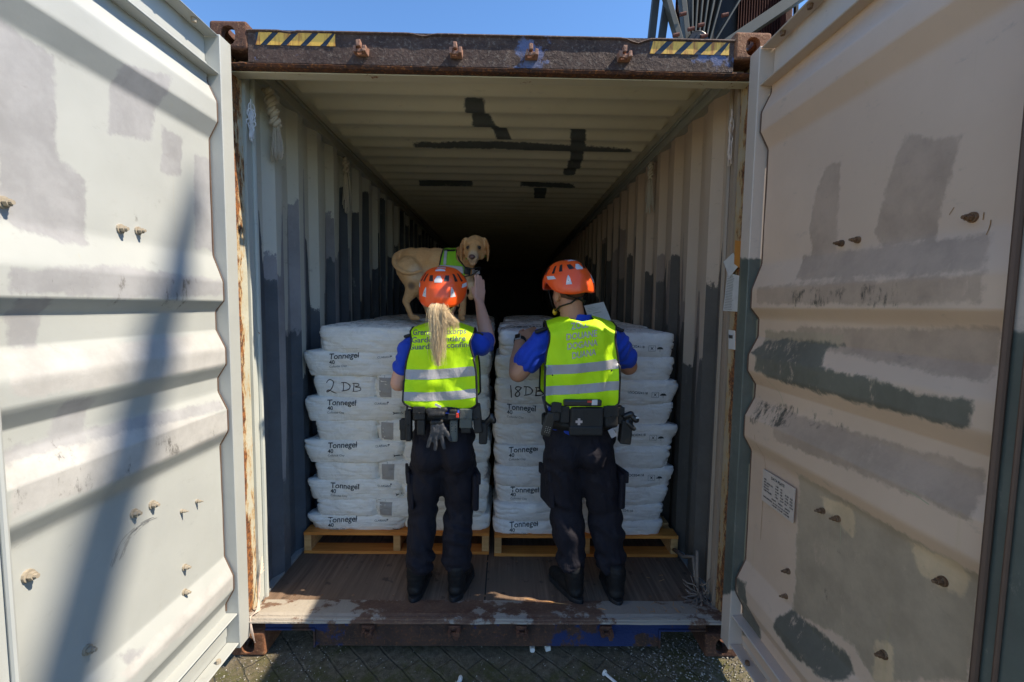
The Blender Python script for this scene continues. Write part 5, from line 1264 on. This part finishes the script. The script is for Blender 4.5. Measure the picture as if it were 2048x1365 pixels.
# ------------------------------------------------------------------ dog
def dog():
    D = 1.08
    Q = lambda u, v, y=D: P(u, v, y)
    root = empty('dog', (-.40, D, 1.585), 'yellow dog in a hi-vis harness standing on top of the left stack', 'dog')
    b = MB()
    rp = Vector((-.585, D+.02, 1.985)); ch = Vector((-.235, D-.01, 1.965))
    b.ell((-.575, D+.01, 1.965), (.105, .095, .115)); b.ell((-.50, D+.01, 1.985), (.11, .088, .098)); b.ell((-.41, D, 1.975), (.12, .085, .105)); b.ell((-.32, D-.01, 1.955), (.12, .092, .125)); b.ell((-.245, D-.03, 1.945), (.095, .085, .125)); b.ell((-.20, D-.05, 1.915), (.06, .07, .08))
    # neck and head, face to the camera
    hc = Q(950, 497, .93); b.chain([((-.245, D-.03, 2.00), .085), ((-.20, D-.06, 2.03), .073), (hc+Vector((-.005, .06, -.015)), .062)])
    Rd = rot3(R(-4), 0, R(177)); K = 1.28; T = lambda x, y, z: hc+Rd @ Vector((x*K, y*K, z*K*1.08))      # face looks along local +y
    b.ell(T(0, -.01, .008), (.070, .084, .074), Rd); b.ell(T(0, .02, -.008), (.061, .064, .056), Rd); b.ell(T(.030, .0, -.022), (.030, .05, .044), Rd); b.ell(T(-.030, .0, -.022), (.030, .05, .044), Rd); b.cap(T(0, .03, .02), .034, T(0, .075, -.03), .032)
    b.cap(T(0, .045, -.024), .040, T(0, .100, -.050), .031); b.cap(T(0, .05, -.045), .032, T(0, .095, -.068), .023)
    b.cap(T(.016, .085, -.048), .017, T(.014, .108, -.05), .015); b.cap(T(-.016, .085, -.048), .017, T(-.014, .108, -.05), .015)
    b.ell(T(.024, .045, .022), (.016, .016, .010), Rd); b.ell(T(-.024, .045, .022), (.016, .016, .010), Rd)
    for e in (-1, 1):
        for (x_, y_, z_, r0_, r1_, r2_) in ((.050, .000, .044, .012, .018, .014), (.062, .006, .030, .013, .020, .020), (.070, .012, .008, .0125, .021, .024), (.073, .016, -.016, .012, .020, .026), (.073, .018, -.038, .011, .016, .022), (.071, .018, -.054, .009, .011, .014)):
            b.ell(T(e*x_*.93, y_, z_), (r0_, r1_, r2_), Rd @ rot3(0, 0, e*R(-18)), 12, 8)
    # hind legs
    def hind(dy, hx, foot, kx):
        f = Vector(foot); b.chain([((hx, D+dy, 1.93), .088), ((hx+.035, D+dy, 1.86), .078), ((kx, D+dy, 1.80), .056)]); hk = f+Vector((-.045, 0, .125))
        b.chain([((kx, D+dy, 1.80), .054), ((kx-.02, D+dy, 1.76), .042), (hk, .026)]); b.chain([(hk, .022), (f+Vector((-.012, 0, .03)), .018), (f+Vector((.0, 0, .016)), .020), (f+Vector((.035, -.01, .013)), .017)])
    hind(-.06, -.585, (-.560+.0, D-.06, 1.588), -.555); hind(.06, -.55, (-.455, D+.06, 1.588), -.50)
    # fore legs
    f = Vector((-.228, D-.06, 1.588)); b.chain([((-.25, D-.055, 1.90), .05), ((-.232, D-.06, 1.80), .040), ((-.226, D-.06, 1.71), .029), ((-.225, D-.06, 1.63), .024), (f+Vector((0, 0, .018)), .022), (f+Vector((.012, -.04, .014)), .018)])
    k = Vector((-.150, D-.05, 1.80)); b.chain([((-.215, D-.0, 1.89), .05), ((-.175, D-.04, 1.84), .034), (k, .027), ((-.160, D-.06, 1.765), .022), ((-.165, D-.075, 1.745), .020)])
    # tail swept round the rump
    tl = [Q(806, 505, D), Q(792, 513, D-.04), Q(789, 528, D-.10), Q(800, 541, D-.14), Q(820, 547, D-.155), Q(845, 541, D-.16)]
    cv = curve(tl, 4); b.chain([(p, .024-.017*i/len(cv)) for i, p in enumerate(cv)])
    me = blob(b, .006, 9)
    displace(me, lambda p, n: .0018*nz(p.x*60, p.y*60, p.z*60)+.003*nz(p.x*14, p.y*14, p.z*14))
    m = N('yellow_fur'); co_ = m.tc.outputs['Object']
    f1 = m.noise(60, 6, .75, m.vec((1, 1, 1.6))); f2 = m.noise(9, 4)
    c = m.mix(f1, (.44, .19, .06), (.76, .43, .17)); c = m.mix(m.math('MULTIPLY', m.ramp(f2, .4, .65), .28), c, (.66, .44, .22))
    c = m.mix(m.ramp(m.attr('pale'), 0, 1, 0, .75), c, (.66, .50, .34)); c = m.mix(m.ramp(m.attr('ear'), 0, 1, 0, .8), c, (.36, .15, .045)); c = m.mix(m.ramp(m.attr('dark'), 0, 1, 0, .85), c, (.10, .065, .05))
    m.col(c); m.bump(m.noise(190, 5, .8, m.vec((1, 1, 2.2))), .6, .004); fur = m.set(.75)
    ears = [T(.078, .01, -.005), T(-.078, .01, -.005)]; hock = Q(822, 575, D-.12)
    g = lambda p, c_, r_: max(0, 1-((p-c_).length/r_)**2)
    set_attr(me, 'ear', [min(1, 1.8*max(g(v.co, e, .085) for e in ears)) if abs((v.co-hc).dot(Rd @ Vector((1, 0, 0)))) > .070 else 0 for v in me.vertices])
    set_attr(me, 'pale', [.15+max(g(v.co, T(0, .09, -.05), .06), g(v.co, Vector((-.44, D, 1.86)), .13), g(v.co, Vector((-.22, D-.05, 1.84)), .10), g(v.co, Q(830, 547, D-.1), .07)) for v in me.vertices])
    set_attr(me, 'dark', [max(g(v.co, Q(822, 573, D-.13), .038), .9*g(v.co, T(.0275, .057, .0), .026), .9*g(v.co, T(-.0275, .057, .0), .026), .7*g(v.co, T(0, .11, -.058), .03)) for v in me.vertices])
    body = link('body', me, fur, root); tr = bvh(me)
    for e in (-1, 1):
        MB().ell(T(e*.0275, .0565, .000), (.0125, .010, .011), Rd, 14, 8).build('eye', M['eye'], root, True)
    ns = MB().ell(T(0, .124, -.044), (.021, .013, .016), Rd, 14, 10).ell(T(0, .120, -.052), (.006, .008, .008), Rd, 10, 6); link('nose', blob(ns, .0025, 2), plain('dog_nose', (.09, .035, .03), .35, 0, .2, 80, .3), root)
    MB().tube([T(-.022, .098, -.060), T(-.010, .110, -.064), T(0, .114, -.060), T(.010, .110, -.064), T(.022, .098, -.060)], .0014, 6).build('mouth', M['eye'], root, True)
    # harness vest laid on to the flank by rays
    H = lambda u, v: (lambda p: (p.x, p.z))(Q(u, v, D-.1))
    ry = lambda x, y: (Vector((x, 0.2, y)), Vector((0, 1, 0)))
    def strip(name, polys, mat, off, par):
        bm = poly2d([[H(u, v) for u, v in p] for p in polys]); subdiv2d(bm, .012); bad = []
        for v in bm.verts:
            h = tr.ray_cast(Vector((v.co.x, .2, v.co.y)), Vector((0, 1, 0)))
            if h[0] is None: v.co = Vector((v.co.x, D-.02, v.co.y))
            elif h[0].y < D-.16: v.co = Vector((v.co.x, D-.105-off, v.co.y))
            else: v.co = h[0]-Vector((0, off, 0))
        bmesh.ops.remove_doubles(bm, verts=bm.verts, dist=1e-5); bmesh.ops.recalc_face_normals(bm, faces=bm.faces)
        me = bpy.data.meshes.new(name); bm.to_mesh(me); bm.free()
        me = evald(me, [('SMOOTH', dict(iterations=3)), ('SOLIDIFY', dict(thickness=.003, offset=0))]); me.polygons.foreach_set('use_smooth', [True]*len(me.polygons)); return link(name, me, mat, par)
    v = strip('harness_vest', [[(884, 494), (912, 493), (914, 520), (935, 538), (930, 553), (915, 556), (876, 546)]], M['hivis_dog'], .006, root)
    v['label'] = 'hi-vis yellow green harness vest with reflective band'
    strip('reflective_band', [[(878, 530), (900, 531), (928, 534), (929, 549), (902, 546), (876, 541)]], M['reflect'], .011, v)
    strip('reflective_band', [[(888, 500), (894, 500), (893, 531), (887, 531)]], M['reflect'], .012, v)
    strip('black_strap', [[(884, 494), (887, 494), (878, 545), (875, 545)]], M['gear'], .010, v); strip('black_strap', [[(886, 497), (912, 499), (912, 503), (886, 502)]], M['gear'], .011, v)
    strip('black_strap', [[(929, 533), (943, 536), (941, 552), (928, 549)]], M['gear'], .011, v)
    MB().tube([Q(912, 500, .98), Q(918, 520, .955), Q(930, 535, .94), Q(945, 538, .92), Q(962, 535, .93)], .004, 6).tube([Q(876, 546, .985), Q(900, 554, .975), Q(925, 555, .97), Q(945, 550, .95), Q(962, 538, .95)], .004, 6).build('binding', M['gear'], v, True)
    strip('chest_patch', [[(944, 539), (958, 538), (960, 546), (944, 551)]], M['reflect'], .012, v)
    pts = [hc+Vector((.062*math.cos(a), .045+.05*math.sin(a), -.055+.01*math.cos(a))) for a in [2*math.pi*i/24 for i in range(25)]]
    MB().tube(pts, .006, 8, flat=1).build('collar', M['hivis_dog'], root, True)
    MB().tube([(-.225, D-.06, 1.655), (-.225, D-.06, 1.668)], .025, 14).build('leg_band', M['red'], root, True)
dog()

# ------------------------------------------------------------------ ropes, litter, background steelwork, crane boom
M['rope'] = plain('rope_cotton', (.62, .56, .48), .9, 0, .2, 120, .6, .003); M['rope_old'] = plain('old_rope', (.24, .18, .14), .95, 0, .3, 90, .6, .003); M['cord'] = plain('white_cord', (.8, .82, .88), .8); M['cord_p'] = plain('tan_cord', (.7, .55, .45), .85)
def rope(label, a, b, r=.012, tassel=.12, mat=None, n=3, seed=0, group=None, knots=True):
    mat = mat or M['rope']; rs = random.Random(seed); a, b = Vector(a), Vector(b); t = empty('lashing_rope', a, label, 'rope', group)
    ln_ = (b-a).length; d = (b-a)/ln_; u, w_, _ = basis(d); mb = MB()
    for k in range(n):
        pts = []
        for i in range(40):
            q = i/39; c = a+d*(ln_*q)+u*(.006*nz(q*4+seed, 1)); an = q*ln_*95+k*2*math.pi/n
            rr = r*(.75+.35*math.sin(q*ln_*120+seed)); pts.append(c+u*(math.cos(an)*rr)+w_*(math.sin(an)*rr))
        mb.tube(pts, r*.62, 6)
    mb.build('braid', mat, t, True); ts = MB()
    for k in range(46):
        x, y = rs.gauss(0, r*.55), rs.gauss(0, r*.55); l_ = tassel*rs.uniform(.7, 1.05); st = b-d*.01
        pts = [st+u*x*.5+w_*y*.5]
        for i in range(1, 6): q = i/5; pts.append(st+u*(x*(.6+.9*q))+w_*(y*(.6+.9*q))+Vector((.003*nz(k, q*3), 0, -l_*q))+u*.006*nz(k*1.3, q*4))
        ts.tube(pts, .0022, 4)
    ts.build('tassel', mat, t, True); return t
rope('thick braided cotton rope with frayed end, at the upper left front corner', (-1.145, .34, 2.765), (-1.125, .375, 2.60), .020, .18, seed=2)
rope('frayed rope tassel hanging further back on the left wall', (-1.15, 1.45, 2.78), (-1.145, 1.46, 2.68), .016, .30, seed=3)
rope('frayed rope tassel hanging from the top of the right wall', (1.15, 1.42, 2.78), (1.145, 1.42, 2.66), .016, .26, seed=4)
def cords(label, c, ln_, mat, loops, seed):
    rs = random.Random(seed); c = Vector(c); mb = MB()
    for k in range(loops):
        rx, rz = rs.uniform(.012, .022), rs.uniform(.016, .03); o = c+Vector((0, rs.uniform(-.01, .01), -.03-k*.022)); a0 = rs.uniform(0, 6)
        mb.tube([o+Vector((rx*math.cos(a0+a)*.6, rx*math.cos(a0+a), rz*math.sin(a0+a))) for a in [i*.45 for i in range(14)]], .0028, 5)
    for k in range(8):
        x = rs.gauss(0, .005); l_ = ln_*rs.uniform(.7, 1); mb.tube([c+Vector((x, rs.gauss(0, .006), -.04-l_*i/6))+Vector((0, .006*nz(k, i*.6), 0)) for i in range(7)], .0026, 5)
    mb.tube([c+Vector((0, 0, .012)), c, c+Vector((0, 0, -.05))], .0035, 6)
    return tag(mb.build('knotted_cord', mat, smooth=True), label, 'cord')
cords('thin white knotted cord tied inside the left post', (-1.140, .165, 2.63), .15, M['cord'], 4, 1)
cords('thin pale knotted cord tied inside the right post', (1.140, .17, 2.63), .22, M['cord_p'], 3, 2)
def heap(name, label, cat, c, r, n, mat, seed, rad=.0035, zs=.4):
    rs = random.Random(seed); mb = MB(); c = Vector(c)
    for k in range(n):
        p = c+Vector((rs.gauss(0, r*.4), rs.gauss(0, r*.6), abs(rs.gauss(0, r*zs)))); d = Vector((rs.gauss(0, .6), rs.gauss(0, 1), rs.gauss(0, .5))); pts = []
        for i in range(7):
            pts.append(p.copy()); d += Vector((rs.gauss(0, .5), rs.gauss(0, .5), rs.gauss(0, .4))); p = p+d.normalized()*.018; p.z = max(c.z+.003, p.z)
            p.x = max(-1.14, min(1.14, p.x))
        mb.tube(pts, rad*rs.uniform(.5, 1.2), 5)
    return tag(mb.build(name, mat, smooth=True), label, cat)
heap('frayed_rope', 'frayed rope ends bunched at the foot of the right post', 'rope', (1.118, .21, FZ+.008), .030, 34, M['rope_old'], 5, .0045, .8)
rope_r = MB().tube([(1.125, .62, FZ+.05), (1.12, .45, FZ+.10), (1.13, .34, FZ+.16), (1.12, .27, FZ+.05)], .011, 8).tube([(1.13, .30, FZ+.22), (1.125, .28, FZ+.12), (1.12, .25, FZ+.04)], .009, 8)
tag(rope_r.build('lower_rope', M['rope_old'], smooth=True), 'old rope running along the lower right wall behind the post', 'rope')
tw = MB(); 
for k in range(5): tw.tube([(-1.135, .14+.004*k, .42-.02*k), (-1.138, .12, .34), (-1.13-.002*k, .10, .26), (-1.12+.004*k, .05, .20), (-1.125, .0, .195+.002*k), (-1.115+.006*k, -.016-.002*k, .13-.01*k)], .0018, 5)
tag(tw.build('twine', M['cord_p'], smooth=True), 'loose straw-coloured twine trailing from the left post over the sill', 'twine')
# floor lashing rings
# thin pale slivers by the right man's boots
for i, (u0, v0, u1, v1, z, tx) in enumerate(((1048, 1198, 1072, 1201, FZ+.008, 'short pale sliver on the sill edge left of the boots'), (1080, 1202, 1150, 1211, FZ+.010, "long pale sliver lying beside the man's left boot"), (1196, 1217, 1218, 1221, .178, "short pale sliver between the man's boots on the sill"))):
    a, b = on(u0, v0, 'z', z), on(u1, v1, 'z', z); m = (a+b)/2; tag(MB().tube([a, a.lerp(b, .3)+Vector((0, .002, 0)), m, b], [.001, .0035, .004, .0008], 5, flat=.5).build('pale_sliver', M['pine']), tx, 'wood splinter')
rs = random.Random(9); st = MB()
for k in range(16):
    c = Vector((rs.uniform(.75, 1.08), rs.uniform(.07, .15), .186)) if k > 2 else Vector((rs.uniform(.9, 1.05), rs.uniform(.3, .5), FZ+.003)); a = rs.uniform(0, 3); d = Vector((math.cos(a), math.sin(a), 0))*rs.uniform(.008, .02); st.tube([c-d, c+d], .0012, 4)
tag(st.build('straw', M['pine']), 'straw bits scattered at the right end of the sill', 'straw', kind='stuff')
# plastic seal litter
a = Vector((.222, .03, .0)); tag(MB().tube([a+Vector((0, 0, .012)), a+Vector((.0, .028, .012))], [.0125, .0125], 14).tube([a+Vector((0, .0283, .012)), a+Vector((.0, .075, .012))], [.0055, .005], 10).tube([a+Vector((0, .0755, .012)), a+Vector((0, .08, .012))], [.007, .007], 10).build('plastic_seal', M['white'], smooth=False, bevel=.0015), 'small white bottle-shaped plastic seal lying on the paving below the sill', 'plastic seal')
a = Vector((.298, .05, .0)); m3 = bev(MB().obox(a+Vector((0, 0, .012)), [rot3(0, 0, .3) @ Vector(q) for q in ((1, 0, 0), (0, 1, 0), (0, 0, 1))], (.013, .012, .012)).mesh(), .004, 2); displace(m3, lambda p, n: .003*nz(p.x*90, p.y*90, p.z*90)); tag(link('plastic_scrap', m3, M['white']), 'small white crumpled plastic scrap beside the plastic seal', 'plastic scrap')
a = Vector((.545, -.10, .01)); tag(MB().tube([a, a+Vector((.004, -.005, 0))], [.014, .014], 14).tube([a+Vector((.004, -.0055, 0)), a+Vector((.055, -.075, 0))], [.0065, .006], 10).build('seal_pin', M['white']), 'white plastic pin with round head at the front edge of the ground', 'seal pin')
a = Vector((-.113, -.135, .01)); tag(MB().ell(a, (.010, .018, .010)).cap(a+Vector((0, .0, .0)), .007, a+Vector((-.012, -.03, 0)), .006).build('plastic_stub', M['white'], smooth=True), 'small white plastic stub at the bottom centre of the ground', 'plastic stub')
rs = random.Random(21)
for (x, y, c) in ((-.93, -.06, 'yellow'), (.06, -.09, 'bolt'), (.52, .0, 'orange_paper'), (.0, -.02, 'paper')):
    pass
# steelwork behind
sg = MB(); dark = MB(); M['steel'] = plain('galvanised_steel', (.035, .036, .034), .6, .3, .25, 6, .2); M['steel_edge'] = plain('grey_girder', (.075, .08, .075), .55, .2, .2, 6); M['rod'] = rusty('rust_sheet', [(.07, .02, .016), (.12, .04, .03), (.18, .07, .05)], scale=2.5); M['darkpanel'] = plain('dark_steel', (.014, .014, .016), .7)
sw = empty('steel_gantry', (2.9, 4.4, 0), 'dark steel structure of grey girders and rusty sheeting behind the container', 'steel structure')
Yg = 4.4; G = lambda u, v, y=Yg: P(u, v, y)
def girder(p, q, w_=.10, dd=.16, mat='steel_edge', name='girder'): MB().beam(p, q, w_, dd, up=(0, 1, 0)).build(name, M[mat], sw, bevel=.004)
for u0, v0, u1, v1 in ((1380, -60, 1379, 130), (1394, -60, 1383, 110), (1406, -60, 1390, 110), (1420, -60, 1396, 110), (1436, -60, 1402, 110), (1455, -60, 1408, 110), (1515, -60, 1412, 110)):
    girder(G(u0, v0), G(u1, v1), .022, .20)
girder(G(1318, -60), G(1297, 130), .09, .09, 'steel'); girder(G(1343, -60), G(1316, 130), .09, .09, 'steel')
girder(G(1322, -40, 4.3), G(1372, 130, 4.3), .07, .12); girder(G(1358, -60, 4.35), G(1378, 130, 4.35), .07, .12)
MB().add([G(1360, -80, 4.62), G(1530, -80, 4.62), G(1490, 130, 4.62), G(1345, 130, 4.62)]+[G(1360, -80, 4.7), G(1530, -80, 4.7), G(1490, 130, 4.7), G(1345, 130, 4.7)], [(0, 1, 2, 3), (7, 6, 5, 4), (0, 4, 5, 1), (1, 5, 6, 2), (2, 6, 7, 3), (3, 7, 4, 0)]).build('dark_panel', M['darkpanel'], sw)
for u0, u1, s_ in ((1345, 1380, .3), (1472, 1580, .0)):       # ribbed rusty sheeting
    mb = MB(); n = int((u1-u0)/2.6)
    for i in range(n+1):
        for v in (-80, 140): p = G(u0+(u1-u0)*i/n+(10 if v < 0 else 0), v, 4.56+(.05 if i % 2 else 0)); mb.v.append(tuple(p))
    for i in range(n+1):
        for v in (-80, 140): p = G(u0+(u1-u0)*i/n+(10 if v < 0 else 0), v, 4.60+(.05 if i % 2 else 0)); mb.v.append(tuple(p))
    k = 2*(n+1); mb.f = [(2*i, 2*i+1, 2*i+3, 2*i+2) for i in range(n)]+[(k+2*i, k+2*i+2, k+2*i+3, k+2*i+1) for i in range(n)]; mb.m = [0]*len(mb.f); mb.build('rusty_sheeting', M['rod'], sw)
girder(G(1440, 100, 4.2), G(1640, -35, 4.2), .13, .18); girder(G(1530, 120, 4.3), G(1720, -30, 4.3), .20, .12, 'steel')
girder(G(1578, -60, 4.4), G(1566, 160, 4.4), .08, .1, 'rod', 'post'); girder(G(1600, 30, 4.4), G(1660, 30, 4.4), .05, .05, 'steel'); girder(G(1594, -60, 4.5), G(1588, 160, 4.5), .04, .06, 'steel'); girder(G(1630, -60, 4.5), G(1626, 120, 4.5), .04, .06, 'steel')
hub = G(1397, 82, 4.25); MB().tube([hub, hub+Vector((0, .12, 0))], .14, 20).tube([hub+Vector((0, -.04, 0)), hub-Vector((0, .0005, 0))], .07, 16).build('pulley', M['gear_hard'], sw, bevel=.01)
for u, v in ((1366, 30), (1352, 72), (1382, 60), (1402, 52), (1450, 32), (1408, 74)): c = G(u, v, 4.2); MB().tube([c-Vector((.04, 0, 0)), c+Vector((.04, 0, .02))], .024, 10).build('clamp', M['rod'], sw)
for x in (1.95, 3.9): MB().box(x, x+.14, 4.45, 4.6, 0, 5.2).build('support_post', M['steel'], sw)
MB().box(1.9, 4.1, 4.44, 4.449, 5.0, 5.1).build('cross_beam', M['steel'], sw)
# leaning crane boom whose shadow crosses the left door
a, b = Vector((7.3, -7.28, 0)), Vector((7.3, -1.80, 13.15))
cb = MB(); cb.tube([a, a.lerp(b, .5), a.lerp(b, .86), a.lerp(b, .95), b], [.14, .12, .105, .085, .04], 14)
tag(cb.build('crane_boom', M['steel'], smooth=True), 'tall leaning crane boom standing in the yard to the right', 'crane boom')
